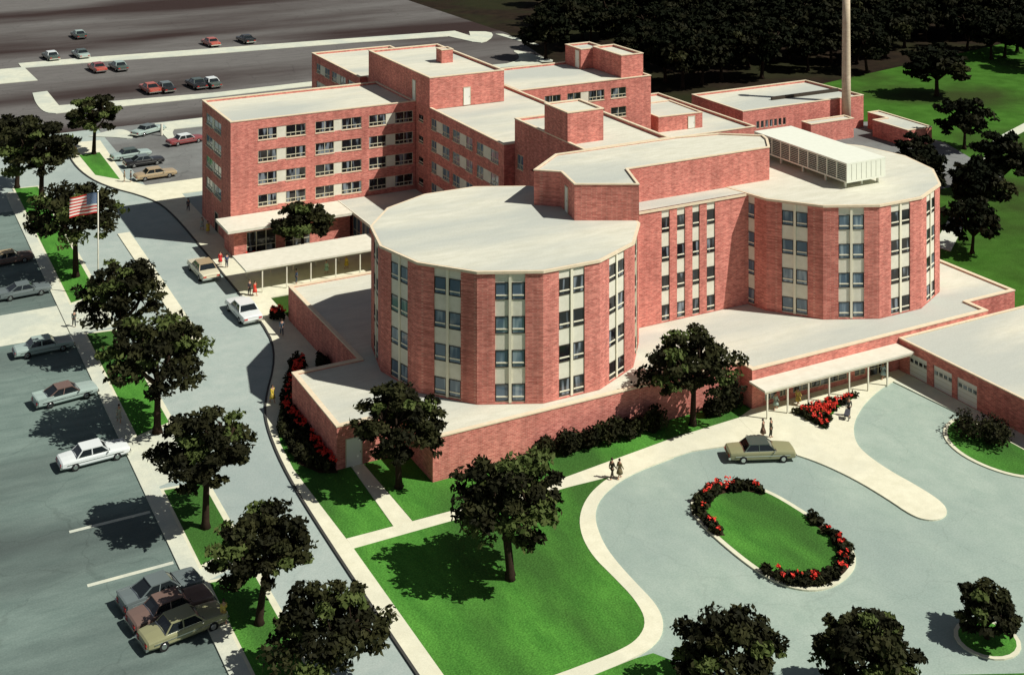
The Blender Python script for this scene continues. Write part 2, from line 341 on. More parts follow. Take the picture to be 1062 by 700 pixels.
# small car park
slab('pavement', [(-9.3, 112), (-8.2, 108.6), (-5.75, 107.6), (-5.45, 130.5), (-7.5, 131.5), (-9.7, 130)], .128, M['kerb'])
ground_poly('lawn', [(-9.0, 113.5), (-5.95, 109), (-5.8, 127.6), (-9.3, 127.4)], .139, M['grass'])
slab('pavement', smoothline([(7.2, 144), (6.6, 128), (7.6, 124.9), (8.4, 135), (9.5, 138)]) + [(28, 137), (28, 144.6)], .13, M['strip'])
slab('pavement', smoothline([(-5.5, 140), (.3, 143.4), (2.0, 140), (1.5, 134.0), (-1.5, 137)]), .131, M['strip'])
# upper car park kerbs
slab('pavement', [(-8, 211.2), (8.6, 210.5), (35, 207.8), (71, 206), (96, 203), (98.2, 193), (101.8, 193), (101, 209.6), (71.6, 212), (37, 214.7), (8.6, 217.1), (-8, 217.3)], .13, M['strip'])
slab('pavement', smoothline([(-9.5, 182.5), (-10.3, 171.6), (-9.9, 163), (-8, 161.2)]) + [(4, 161.5), (22.9, 161.2), (45, 162), (100, 160), (100, 163.5), (45, 166), (23.8, 165), (-6.4, 168), (-6.5, 183)], .13, M['strip'])
slab('pavement', [(-16, 195.4), (-6.7, 195.4), (-7.4, 212), (-16, 212)], .125, M['strip'])
slab('path', smoothline([(98, 193), (100, 190), (106.5, 197.5), (109, 204), (104, 207)], 1), .135, M['strip'])
slab('path', smoothline([(108.5, 200.5), (109, 190), (110.5, 181), (111.5, 182), (111, 192), (110.3, 199.5)], 1), .1, M['strip'])
slab('path', smoothline([(92, 163.4), (97, 166), (100.5, 172), (101.4, 177.5), (103, 176.5), (103.8, 168), (104.5, 160.5), (100, 162)], 1), .14, M['strip'])
slab('path', [(86.5, 22.4), (140, 60), (200, 84), (200, 86), (139, 62), (86, 25)], .06, M['strip'])

# ------------------------------------------------------------------ building helpers
def wall_panel(mb, p, q, z0, z1, ops=(), depth=.2, mi=0):
    """vertical wall from p to q (outward normal on the right) with openings (s0,s1,z0,z1)"""
    p = Vector(p); q = Vector(q); L = (q - p).length; d = (q - p) / L; inn = Vector((-d.y, d.x))
    def P(s, z, y=0): w = p + d * s + inn * y; return (w.x, w.y, z)
    xs = sorted({0, L, *[round(o[0], 4) for o in ops], *[round(o[1], 4) for o in ops]})
    zs = sorted({z0, z1, *[o[2] for o in ops], *[o[3] for o in ops]})
    for a, b in zip(xs, xs[1:]):
        for c, e in zip(zs, zs[1:]):
            mx, mz = (a + b) / 2, (c + e) / 2
            if any(o[0] < mx < o[1] and o[2] < mz < o[3] for o in ops): continue
            mb.poly([P(a, c), P(b, c), P(b, e), P(a, e)], mi)
    for o in ops:
        a, b, c, e = o[:4]
        mb.poly([P(a, c), P(b, c), P(b, c, depth), P(a, c, depth)], mi)
        mb.poly([P(a, e), P(a, e, depth), P(b, e, depth), P(b, e)], mi)
        mb.poly([P(a, c), P(a, c, depth), P(a, e, depth), P(a, e)], mi)
        mb.poly([P(b, c), P(b, e), P(b, e, depth), P(b, c, depth)], mi)

MC = {}
def win_meshes(w, h, style):
    k = (round(w, 2), round(h, 2), style)
    if k in MC: return MC[k]
    fr = MB(); t = .07
    fr.box(-w/2, w/2, .05, .14, 0, t); fr.box(-w/2, w/2, .05, .14, h - t, h)
    fr.box(-w/2, -w/2 + t, .05, .14, t, h - t); fr.box(w/2 - t, w/2, .05, .14, t, h - t)
    if style == 'twin':
        fr.box(-.04, .04, .055, .135, t, h - t)
        for s in (-1, 1): fr.box(min(s * .04, s * (w/2 - t)), max(s * .04, s * (w/2 - t)), .055, .135, h * .32 - .05, h * .32 + .05)
        for s in (-1, 1):
            xm = s * (w / 4); fr.box(xm - .03, xm + .03, .06, .13, t, h * .32 - .05)
    elif style == 'mull':
        n = max(2, round(w / 1.3))
        for i in range(1, n): x = -w/2 + w * i / n; fr.box(x - .05, x + .05, .04, .135, t, h - t)
        if h > 1.6: fr.box(-w/2 + t, w/2 - t, .06, .13, h * .3 - .04, h * .3 + .04)
    fm = fr.mesh('window', M['bronze'] if style == 'single' else M['frame'])
    tr = MB(); tr.box(-w/2 + t, w/2 - t, .045, .13, h * .26 - .06, h * .26 + .06); tm = tr.mesh('transom', M['fin'])
    pn = MB(); pn.poly([(-w/2, .1, 0), (w/2, .1, 0), (w/2, .1, h), (-w/2, .1, h)])
    pm = pn.mesh('pane', M['pane'])
    sl = MB(); sl.box(-w/2 - .04, w/2 + .04, -.07, .06, -.09, -.003); sm = sl.mesh('sill', M['coping'])
    MC[k] = (fm, pm, sm, tm); return MC[k]
class Face:
    """a wall line p->q of a building, used to hang windows, panels and doors on it"""
    def __init__(s, root, p, q):
        s.root = root; s.p = Vector(p); s.q = Vector(q); s.L = (s.q - s.p).length; s.d = (s.q - s.p) / s.L; s.rz = math.atan2(s.d.y, s.d.x)
    def loc(s, t, z):
        w = s.p + s.d * t; r = s.root.location; return (w.x - r.x, w.y - r.y, z - r.z)
    def window(s, t0, t1, z0, z1, style, sill=False, blue=False, name='window'):
        fm, pm, sm, tm = win_meshes(t1 - t0, z1 - z0, style)
        o = link(name, fm, s.root, s.loc((t0 + t1) / 2, z0), s.rz)
        pa = link('pane', pm, o)
        if blue: pa.material_slots[0].link = 'OBJECT'; pa.material_slots[0].material = M['pane_blue']
        if sill: link('sill', sm, o)
        if style == 'single': link('transom', tm, o)
        return o
    def panel(s, t0, t1, z0, z1, y0=.06, y1=.18, m='white', name='panel'):
        w = t1 - t0; k = ('p', round(w, 2), round(z1 - z0, 2), y0, y1, m)
        if k not in MC: b = MB(); b.box(-w/2, w/2, y0, y1, 0, z1 - z0); MC[k] = b.mesh(name, M[m])
        return link(name, MC[k], s.root, s.loc((t0 + t1) / 2, z0), s.rz)
    def door(s, t, z0, w=1.0, h=2.2, m='door', y=-.05):
        k = ('d', w, h, m)
        if k not in MC:
            b = MB(); b.box(-w/2, w/2, y, .05, 0, h); fb = MB()
            for x0, x1, c, e in ((-w/2 - .08, -w/2, 0, h + .08), (w/2, w/2 + .08, 0, h + .08), (-w/2, w/2, h, h + .08)): fb.box(x0, x1, y - .03, .05, c, e)
            hb = MB(); hb.box(w/2 - .16, w/2 - .1, y - .07, y, h * .45, h * .5)
            MC[k] = (b.mesh('door', M[m]), fb.mesh('door_frame', M['frame']), hb.mesh('handle', M['chrome']))
        a, b2, c2 = MC[k]
        o = link('door', a, s.root, s.loc(t, z0), s.rz); link('door_frame', b2, o); link('handle', c2, o); return o

def building(name, label, cat, foot, z0, z1, ops=None, par=.3, group=None, roof='roof', wall='brick', depth=.2, cop=True, copw=.28):
    foot = ccw(foot); ops = ops or {}
    cx = sum(p[0] for p in foot) / len(foot); cy = sum(p[1] for p in foot) / len(foot)
    root = thing(name, label, cat, (cx, cy, z0), 0, group); og = (cx, cy, z0)
    w = MB(); n = len(foot); faces = []
    for i in range(n):
        p, q = foot[i], foot[(i + 1) % n]
        wall_panel(w, p, q, z0, z1, ops.get(i, ()), depth); faces.append(Face(root, p, q))
    ins = inset(foot, copw)
    for i in range(n):
        a, b = ins[i], ins[(i + 1) % n]
        w.poly([(*b, z1 - par), (*a, z1 - par), (*a, z1), (*b, z1)])
    w.build('wall', M[wall], root, og)
    r = MB(); r.poly([(*p, z1 - par) for p in ins]); r.build('roof', M[roof], root, og)
    if cop:
        c = MB(); oo = inset(foot, -.06); ii = inset(foot, copw + .02); zt = z1 + .09
        for i in range(n):
            j = (i + 1) % n
            c.poly([(*oo[i], z1 - .03), (*oo[j], z1 - .03), (*oo[j], zt), (*oo[i], zt)])
            c.poly([(*oo[i], zt), (*oo[j], zt), (*ii[j], zt), (*ii[i], zt)])
            c.poly([(*ii[j], z1 - .03), (*ii[i], z1 - .03), (*ii[i], zt), (*ii[j], zt)])
            c.poly([(*oo[j], z1 - .03), (*oo[i], z1 - .03), (*ii[i], z1 - .03), (*ii[j], z1 - .03)])
        c.build('coping', M['coping'], root, og)
    return root, faces, og

ROWS = [(4.95, 6.55), (8.0, 9.6), (11.05, 12.65), (14.1, 15.7)]

# ---- wing A: four storeys of ward windows over the flat entrance front
ga = [(4.83, 7.55, 8.8, 11.67), (13.09, 15.89, 17.0, 20.01), (21.15, 23.83, 25.18, 28.0)]
opsS = [(g[0] - 1, g[3] - 1, z0, z1) for g in ga for z0, z1 in ROWS]
gw = [(84.5 - 82.3, 84.5 - 79.0, 84.5 - 78.0, 84.5 - 74.2)]
opsW = [(g[0], g[3], z0, z1) for g in gw for z0, z1 in ROWS]
A, fa, _ = building('ward_wing', 'long five storey brick ward wing with white panelled window bands, behind the courtyard tree', 'building',
                    [(1, 69.4), (28.42, 69.4), (28.42, 84.5), (1, 84.5)], 0, 17, {0: opsS, 3: opsW})
for g in ga:
    for z0, z1 in ROWS:
        fa[0].window(g[0] - 1, g[1] - 1, z0, z1, 'twin', True); fa[0].window(g[2] - 1, g[3] - 1, z0, z1, 'twin', True)
        fa[0].panel(g[1] - 1, g[2] - 1, z0, z1)
for g in gw:
    for z0, z1 in ROWS:
        fa[3].window(g[0], g[1], z0, z1, 'twin', True, True); fa[3].window(g[2], g[3], z0, z1, 'twin', True, True)
        fa[3].panel(g[1], g[2], z0, z1)
fa[3].door(84.5 - 76.5, .1, 1.6, 2.6, 'dark')

# ---- ground floor front of wing A with its flat white roof slab
ext = [(.1, 64.5), (16.4, 64.5), (16.4, 69.3), (.1, 69.3)]
X, fx, og = building('entrance_front', 'single storey glazed front under a flat white slab at the ward wing foot', 'building', ext, 0, 3.85,
                     {0: [(1.7, 5.7, .5, 3.3), (7.0, 10.5, .5, 3.3)]}, cop=False, par=.02)
fx[0].window(1.7, 5.7, .5, 3.3, 'mull'); fx[0].window(7.0, 10.5, .5, 3.3, 'mull')
b = MB(); b.box(-1.1, 16.9, 63.2, 69.3, 3.86, 4.2); b.build('roof_slab', M['white'], X, og)

# ---- wing B, its raised plant block, north block, east wing
gb = [(63.99, 62.31, 60.29, 57.89), (56.89, 54.68, 52.7, 50.64), (49.38, 47.49, 45.38, 43.06)]
opsB = [(89 - g[0], 89 - g[3], z0, z1) for g in gb for z0, z1 in ROWS]
opsB += [(89 - 68.4, 89 - 66.8, z0 + .3, z1 - .35) for z0, z1 in ROWS]
B, fb, _ = building('ward_wing', 'middle brick ward wing whose shaded windowed side runs to the near round tower', 'building',
                    [(28.5, 41.5), (45, 41.5), (45, 89), (28.5, 89)], 0, 17, {3: opsB})
for g in gb:
    for z0, z1 in ROWS:
        fb[3].window(89 - g[0], 89 - g[1], z0, z1, 'twin', True, True); fb[3].window(89 - g[2], 89 - g[3], z0, z1, 'twin', True, True)
        fb[3].panel(89 - g[1], 89 - g[2], z0, z1)
for z0, z1 in ROWS: fb[3].window(89 - 68.4, 89 - 66.8, z0 + .3, z1 - .35, 'single', True)
B2, f2, og = building('plant_block', 'windowless brick block with small vent stack, raised on the middle ward wing', 'building',
                      [(28.43, 64.4), (40.4, 64.4), (40.4, 88), (28.43, 88)], 16.75, 21.3)
f2[0].door(5.9, 16.85, 1.0, 2.5); f2[3].door(88 - 69.9, 17.05, 1.0, 2.9); f2[3].window(88 - 72.6, 88 - 71.4, 17.6, 19.4, 'single')
VS, fv, _ = building('vent_stack', 'small square brick vent stack on the roof of the plant block', 'vent stack', [(35.0, 74.6), (36.9, 74.6), (36.9, 76.6), (35.0, 76.6)], 21.0, 23.0, par=.1, copw=.2)
gh = [(109.56, 107.69, 105.4, 102.96), (101.8, 99.61, 97.9, 95.34), (94.2, 92.2, 90.6, 88.8)]
opsH = [(112 - g[0], 112 - g[3], z0, z1) for g in gh for z0, z1 in ROWS[1:]]
Hb, fh, _ = building('ward_wing', 'rear brick ward wing behind the windowless block, beside the upper car park', 'building',
                     [(27.3, 89.06), (42, 89.06), (42, 112), (27.3, 112)], 0, 17, {3: opsH})
for g in gh:
    for z0, z1 in ROWS[1:]:
        fh[3].window(112 - g[0], 112 - g[1], z0, z1, 'twin', True, True); fh[3].window(112 - g[2], 112 - g[3], z0, z1, 'twin', True, True)
        fh[3].panel(112 - g[1], 112 - g[2], z0, z1)
gi = [(49.51, 52.39), (53.53, 55.97), (57.45, 60.28), (61.46, 64.33)]
IR = ROWS[1:]
opsI = [(g[0] - 45.06, g[1] - 45.06, z0, z1) for g in gi for z0, z1 in IR] + [(55.97 - 45.06, 57.45 - 45.06, z0, z1) for z0, z1 in IR]
I, fi, _ = building('ward_wing', 'far brick wing reaching right from the middle wing, with a penthouse on its roof end', 'building',
                    [(45.06, 68.5), (69, 68.5), (69, 84.5), (45.06, 84.5)], 0, 17, {0: opsI})
for g in gi:
    for z0, z1 in IR: fi[0].window(g[0] - 45.06, g[1] - 45.06, z0, z1, 'twin', True)
for z0, z1 in IR: fi[0].panel(55.97 - 45.06, 57.45 - 45.06, z0, z1)
IP, fp, _ = building('penthouse', 'brick lift penthouse on the end of the far wing, before the dark trees', 'building',
                     [(64.5, 70.2), (68.65, 70.2), (68.65, 79), (64.5, 79)], 16.75, 20.3)
IQ, fq, _ = building('penthouse', 'lower brick penthouse with a white door tucked left of the taller rooftop one', 'building',
                     [(62.3, 79.06), (67, 79.06), (67, 84.2), (62.3, 84.2)], 16.75, 20.0)
fq[3].door(4.0, 16.85, 1.1, 2.8)

# ---- stair block, its tower, and the low core penthouse with the projecting box
G, fg, _ = building('stair_block', 'tall blank brick stair block between the middle wing and the near round tower', 'building',
                    [(30, 24.16), (42, 24.16), (42, 41.44), (30, 41.44)], 0, 20.2, {3: [(.7, 2.3, 14.1, 15.9)]})
fg[3].window(.7, 2.3, 14.1, 15.9, 'twin', True, True)
E_, fe, _ = building('lift_tower', 'square brick lift tower with pale flat roof rising at the centre of the hospital', 'building',
                     [(29.96, 28), (34.95, 28), (34.95, 33.6), (29.96, 33.6)], 19.75, 23.7, par=.12)
dfoot = [(20.8, 19.6), (23.1, 17.6), (22.0, 12.9), (28.0, 9.7), (30.1, 15.2), (49.8, 15.2), (52.0, 18.3), (52.6, 19.9), (48.3, 23.1), (42.6, 24.1), (30, 24.1), (26.1, 24.1)]
D, fd, _ = building('core_penthouse', 'long low brick penthouse with a projecting box, joining the roofs of the two round towers', 'building', dfoot, 16.3, 20.2, par=.1, copw=.2)
di = ccw(dfoot).index((23.1, 17.6)); fd[di].door(fd[di].L * .42, 16.45, .9, 2.7)

# ---- round towers: fourteen-sided drums, brick piers and recessed window strips
def tower(cx, cy, label, skip, blues):
    Rr = 14.0; z0, z1 = 3.9, 16.4
    root = thing('round_tower', label, 'building', (cx, cy, z0)); og = (cx, cy, z0)
    vts = [(cx + Rr * math.cos(R(-90 + 12.857 + 25.714 * k)), cy + Rr * math.sin(R(-90 + 12.857 + 25.714 * k))) for k in range(14)]
    w = MB()
    for i in range(14):
        p, q = vts[i - 1], vts[i]
        f = Face(root, p, q); s0 = f.L / 2 - 1.42; s1 = f.L / 2 + 1.42
        if i in skip: wall_panel(w, p, q, z0, z1 - .25); continue
        wall_panel(w, p, q, z0, z1 - .25, [(s0, s1, 4.02, 16.1)], .3)
        m_ = (s0 + s1) / 2; zc = 4.02
        f.panel(m_ - .13, m_ + .13, 4.02, 16.1, -.03, .28, 'fin', 'mullion')
        for wz0 in (4.15, 7.33, 10.5, 13.67):
            if wz0 > zc + .01: f.panel(s0, m_ - .13, zc, wz0, .1, .28, 'white', 'spandrel'); f.panel(m_ + .13, s1, zc, wz0, .1, .28, 'white', 'spandrel')
            for t0, t1 in ((s0 + .03, m_ - .16), (m_ + .16, s1 - .03)): f.window(t0, t1, wz0, wz0 + 1.62, 'single', False, i in blues)
            zc = wz0 + 1.62
        f.panel(s0, m_ - .13, zc, 16.1, .1, .28, 'white', 'spandrel'); f.panel(m_ + .13, s1, zc, 16.1, .1, .28, 'white', 'spandrel')
    w.build('wall', M['brick'], root, og)
    r = MB(); r.prism(inset(vts, -.12), z1 - .24, z1, 0, True); r.build('fascia', M['coping'], root, og)
    r = MB(); r.poly([(*p, z1 + .01) for p in inset(vts, .15)]); r.build('roof', M['roof'], root, og)
    return root
tower(15, 15.2, 'round brick tower nearest the viewer with paired windows above the front lawn', {3, 4, 5, 6, 7, 8, 9}, {10, 11, 12, 13})
tower(57.5, 15.7, 'right hand round brick tower carrying the white louvred plant enclosure on its roof', {4, 5, 6, 7, 8, 9, 10}, {12, 13, 11})
cc = [(32.57, 33.64), (34.6, 35.69), (36.66, 37.64), (38.6, 39.74)]
C_, fc, og = building('linking_wing', 'flat fronted brick wing with four window columns between the two round towers', 'building',
                      [(27, 12.2), (46, 12.2), (46, 32), (27, 32)], 3.9, 16.38, {0: [(c[0] - 27, c[1] - 27, 4.02, 16.1) for c in cc]}, par=.03, depth=.3, cop=False)
for c in cc:
    zc = 4.02
    for wz0 in (4.15, 7.33, 10.5, 13.67):
        if wz0 > zc + .01: fc[0].panel(c[0] - 27, c[1] - 27, zc, wz0, .1, .28, 'white', 'spandrel')
        fc[0].window(c[0] - 27 + .02, c[1] - 27 - .02, wz0, wz0 + 1.62, 'single'); zc = wz0 + 1.62
    fc[0].panel(c[0] - 27, c[1] - 27, zc, 16.1, .1, .28, 'white', 'spandrel')
b = MB(); b.box(28.6, 44.0, 12.08, 12.2, 16.15, 16.4); b.build('fascia', M['coping'], C_, og)

# ---- podium
pod = [(-7, 6), (-.2, 6), (-.2, 0), (33.7, 0), (33.7, -2), (52.0, -2), (66.5, -2), (66.5, .8), (84, .8), (74, .9), (74, 32), (28.4, 32), (28.4, 41.3), (0, 41.3), (0, 18.7), (-7, 18.7)]
pod = [(-7, 6), (-.2, 6), (-.2, 0), (33.7, 0), (33.7, -2), (66.5, -2), (66.5, .8), (74, .8), (74, 32), (28.4, 32), (28.4, 41.3), (0, 41.3), (0, 18.7), (-7, 18.7)]
lob = [(1.6, 3.1, .6, 2.7), (3.5, 4.3, .6, 2.7), (5.2, 12.4, .6, 2.7), (13.4, 14.9, .6, 2.7), (15.5, 17.9, .15, 2.8)]
P_, fpd, _ = building('hospital_base', 'single storey brick base with broad pale roof under both round towers and lobby', 'building', pod, 0, 4.0,
                      {4: lob, 12: [(41.3 - 35.95, 41.3 - 34.5, .5, 3.0)]}, par=.12, copw=.4)
for o in lob[:4]: fpd[4].window(o[0], o[1], o[2], o[3], 'mull')
fpd[4].window(*lob[4], 'mull', name='glass_door')
fpd[12].window(41.3 - 35.95, 41.3 - 34.5, .5, 3.0, 'mull', False, True)
fpd[0].door(1.65, .15, 1.45, 2.5)

# ---- low link building on the courtyard's east side
lk = [(17, 41.36), (28.38, 41.36), (28.38, 69.3), (17, 69.3)]
lkw = [(4.3, 7.2, .6, 3.4), (7.7, 10.6, .6, 3.4), (11.1, 13.0, .6, 3.4)]
L_, fl, og = building('link_block', 'low link block with white eaves and tall windows closing the courtyard beside the ward wing', 'building', lk, 0, 3.9, {3: lkw}, cop=False, par=.02)
for o in lkw: fl[3].window(*o, 'mull', False, True)
b = MB(); b.box(16.5, 28.38, 41.4, 69.3, 3.91, 4.22); b.build('roof_slab', M['roof'], L_, og)
b = MB(); b.box(16.35, 16.5, 41.4, 69.3, 3.86, 4.26); b.build('fascia', M['white'], L_, og)

# ---- covered walk
cw = thing('covered_walk', 'long white flat roofed covered walk on thin posts from the road to the courtyard', 'canopy', (7, 53.7, 0)); og = (7, 53.7, 0)
b = MB(); b.box(-2.3, 16.3, 50.8, 56.8, 3.0, 3.22); b.build('roof', M['white'], cw, og)
b = MB(); b.box(-2.2, 16.3, 50.9, 51.05, 2.84, 3.0); b.box(-2.2, 16.3, 56.55, 56.7, 2.84, 3.0); b.build('beam', M['frame'], cw, og)
for y, xs in ((51.0, (-.17, 2.95, 6.09, 9.38, 12.67)), (56.6, (-.5, 2.59, 5.62, 8.69, 11.82))):
    for x in xs:
        b = MB(); b.box(x - .07, x + .07, y - .07, y + .07, .1, 3.0); b.build('post', M['white'], cw, og)

# ---- lobby canopy
lc = thing('lobby_canopy', 'long white entrance canopy on slim posts along the glazed lobby', 'canopy', (43, -3.2, 0)); og = (43, -3.2, 0)
b = MB(); b.box(33.3, 53.0, -4.5, -2.01, 2.78, 2.98); b.build('roof', M['white'], lc, og)
b = MB(); b.box(33.4, 52.9, -4.45, -4.33, 2.62, 2.78); b.build('beam', M['frame'], lc, og)
for x in (33.7, 36.23, 38.88, 41.55, 44.2, 46.74, 49.36):
    b = MB(); b.box(x - .07, x + .07, -4.42, -4.28, .1, 2.78); b.build('post', M['white'], lc, og)

# ---- ambulance garage
gf = [(53.3, -30), (80, -30), (80, -2.05), (53.3, -2.05)]
dr = [(-3.45, -5.95), (-6.85, -9.35), (-10.0, -12.6)]
go = [(-2.05 - a, -2.05 - b2, .12, 2.45) for a, b2 in dr]
Gg, fgg, og = building('garage', 'low brick garage with three white panelled roller doors at the right of the lobby', 'building', gf, 0, 3.45, {3: go}, par=.05, copw=.2, depth=.25)
for g in go:
    d = fgg[3].panel(g[0], g[1], g[2], g[3], .12, .22, 'door', 'garage_door')
    w_ = g[1] - g[0]; k = 'gdoor'
    if k not in MC:
        pm_ = MB(); gl = MB()
        for i in range(4):
            x = -w_/2 + w_ * (i + .5) / 4; gl.box(x - .22, x + .22, .09, .125, 1.42, 1.78)
        for zz in (.5, 1.0, 1.35, 1.9): pm_.box(-w_/2, w_/2, .1, .125, zz - .02, zz + .02)
        MC[k] = (gl.mesh('pane', M['pane']), pm_.mesh('rail', M['frame']))
    link('pane', MC[k][0], d); link('rail', MC[k][1], d)

# ---- rear low buildings
F_, ff, _ = building('service_block', 'broad flat roofed brick service block between the far wing and boiler house', 'building', [(69.2, 63.5), (86, 63.5), (86, 91.4), (69.2, 91.4)], 0, 8, par=.35)
FB, ffb, _ = building('roof_hut', 'small brick roof hut with a white door on the service block', 'building', [(70.6, 68.7), (78.9, 68.2), (79.2, 78), (70.6, 78)], 7.6, 10.1, par=.1)
ffb[0].door(6.2, 7.75, 1.2, 1.9)
J_, fj, _ = building('boiler_house', 'wide brick boiler house with a row of dark vents beside the tall chimney', 'building',
                     [(96, 79.6), (124.2, 79.6), (123.4, 95), (96, 95)], 0, 6, {0: [(3.0 + 1.0 * i, 3.7 + 1.0 * i, 2.6, 3.9) for i in range(7)]}, par=.35)
for i in range(7): fj[0].window(3.0 + 1.0 * i, 3.7 + 1.0 * i, 2.6, 3.9, 'none', name='vent')
b = MB(); b.box(107.2, 123.2, 85.3, 85.7, 5.6, 6.25); o = b.build('roof_duct', M['bronze'], J_, tuple(J_.location))
JA, _, _ = building('annex', 'small square brick annex with pale roof in front of the chimney', 'building', [(107.2, 74.6), (117.2, 74.6), (117.2, 77.1), (107.2, 77.1)], 0, 3.5, par=.1)
RA, _, _ = building('annex', 'long low brick annex with pale roof right of the chimney by the lawn', 'building', [(120.8, 64.9), (126.6, 64.9), (127.0, 78.5), (124.2, 78.5), (124.2, 73.6), (120.8, 73.6)], 0, 3.0, par=.1)
ch = thing('chimney', 'tall round buff chimney rising behind the small annex, past the top of the view', 'chimney', (118.7, 78.2, 0)); og = (118.7, 78.2, 0)
b = MB(); b.tube([(118.7, 78.2, z) for z in (0, 10, 20, 27)], [.88, .80, .72, .68], 20); b.build('shaft', M['chimney'], ch, og, True)
b = MB(); b.tube([(118.7, 78.2, 26.6), (118.7, 78.2, 27.4)], [.9, .9], 20); b.build('cap', M['coping'], ch, og, True)

# ---- louvred plant enclosure on the right tower
kx0, kx1, ky0, ky1 = 55.0, 60.9, 7.9, 24.6
K = thing('plant_enclosure', 'long white louvred plant enclosure standing on short legs on a tower roof', 'plant enclosure', (58, 16.2, 16.42)); og = (58, 16.2, 16.42)
b = MB(); b.box(kx0, kx1, ky0, ky1, 19.2, 19.4); b.build('roof', M['metal'], K, og)
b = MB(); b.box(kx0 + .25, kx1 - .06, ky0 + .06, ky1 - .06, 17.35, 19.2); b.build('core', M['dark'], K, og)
b = MB(); b.box(kx0, kx1, ky0, ky1, 17.15, 17.35)
for i in range(11): y = ky0 + .08 + (ky1 - ky0 - .16) * i / 10; b.box(kx0 + .02, kx0 + .14, y - .06, y + .07, 17.35, 19.2)
b.build('frame', M['metal'], K, og)
b = MB()
for i in range(8):
    z = 17.45 + i * .215
    b.box(kx0 + .06, kx0 + .20, ky0 + .1, ky1 - .1, z + .05, z + .10)
b.build('louvres', M['metal'], K, og)
b = MB()
for i in range(8):
    x = kx0 + (kx1 - kx0) * i / 8; b.box(x + .03, x + (kx1 - kx0) / 8 - .03, ky0 + .01, ky0 + .055, 17.36, 19.19)
b.build('end_panels', M['metal'], K, og)
for x in (kx0 + .5, (kx0 + kx1) / 2, kx1 - .5):
    for y in (ky0 + .8, 12, 16, 20, ky1 - .8):
        b = MB(); b.box(x - .1, x + .1, y - .1, y + .1, 16.42, 17.15); b.build('leg', M['metal'], K, og)

# ------------------------------------------------------------------ vegetation
def leaves(rng, centre, rad, n, size, flat=.7):
    d = rng.normal(size=(n, 3)); d /= np.linalg.norm(d, axis=1)[:, None]
    r = rng.random(n) ** .45
    c = np.array(centre) + d * r[:, None] * np.array(rad)
    nr = rng.normal(size=(n, 3)) * .8 + d * .7 + np.array([0, 0, .55]); nr /= np.linalg.norm(nr, axis=1)[:, None]
    t = np.cross(nr, rng.normal(size=(n, 3))); t /= np.linalg.norm(t, axis=1)[:, None]
    bb = np.cross(nr, t)
    s = size * (.65 + .7 * rng.random(n))[:, None]
    v = np.stack([c - t * s * .6, c - bb * s * .34 + t * s * .05, c + t * s * .6, c + bb * s * .34 + t * s * .05], 1)
    return v.reshape(-1, 3)
def leafmesh(name, chunks, mats):
    v = np.concatenate([c for c, _ in chunks]); nf = len(v) // 4
    me = bpy.data.meshes.new(name)
    me.vertices.add(len(v)); me.vertices.foreach_set('co', v.astype(np.float32).ravel())
    me.loops.add(len(v)); me.loops.foreach_set('vertex_index', np.arange(len(v), dtype=np.int32))
    me.polygons.add(nf); me.polygons.foreach_set('loop_start', np.arange(0, len(v), 4, dtype=np.int32))
    for m in mats: me.materials.append(M[m])
    me.polygons.foreach_set('material_index', np.concatenate([np.full(len(c) // 4, i, np.int32) for c, i in chunks]))
    me.update(calc_edges=True); me.validate(); return me
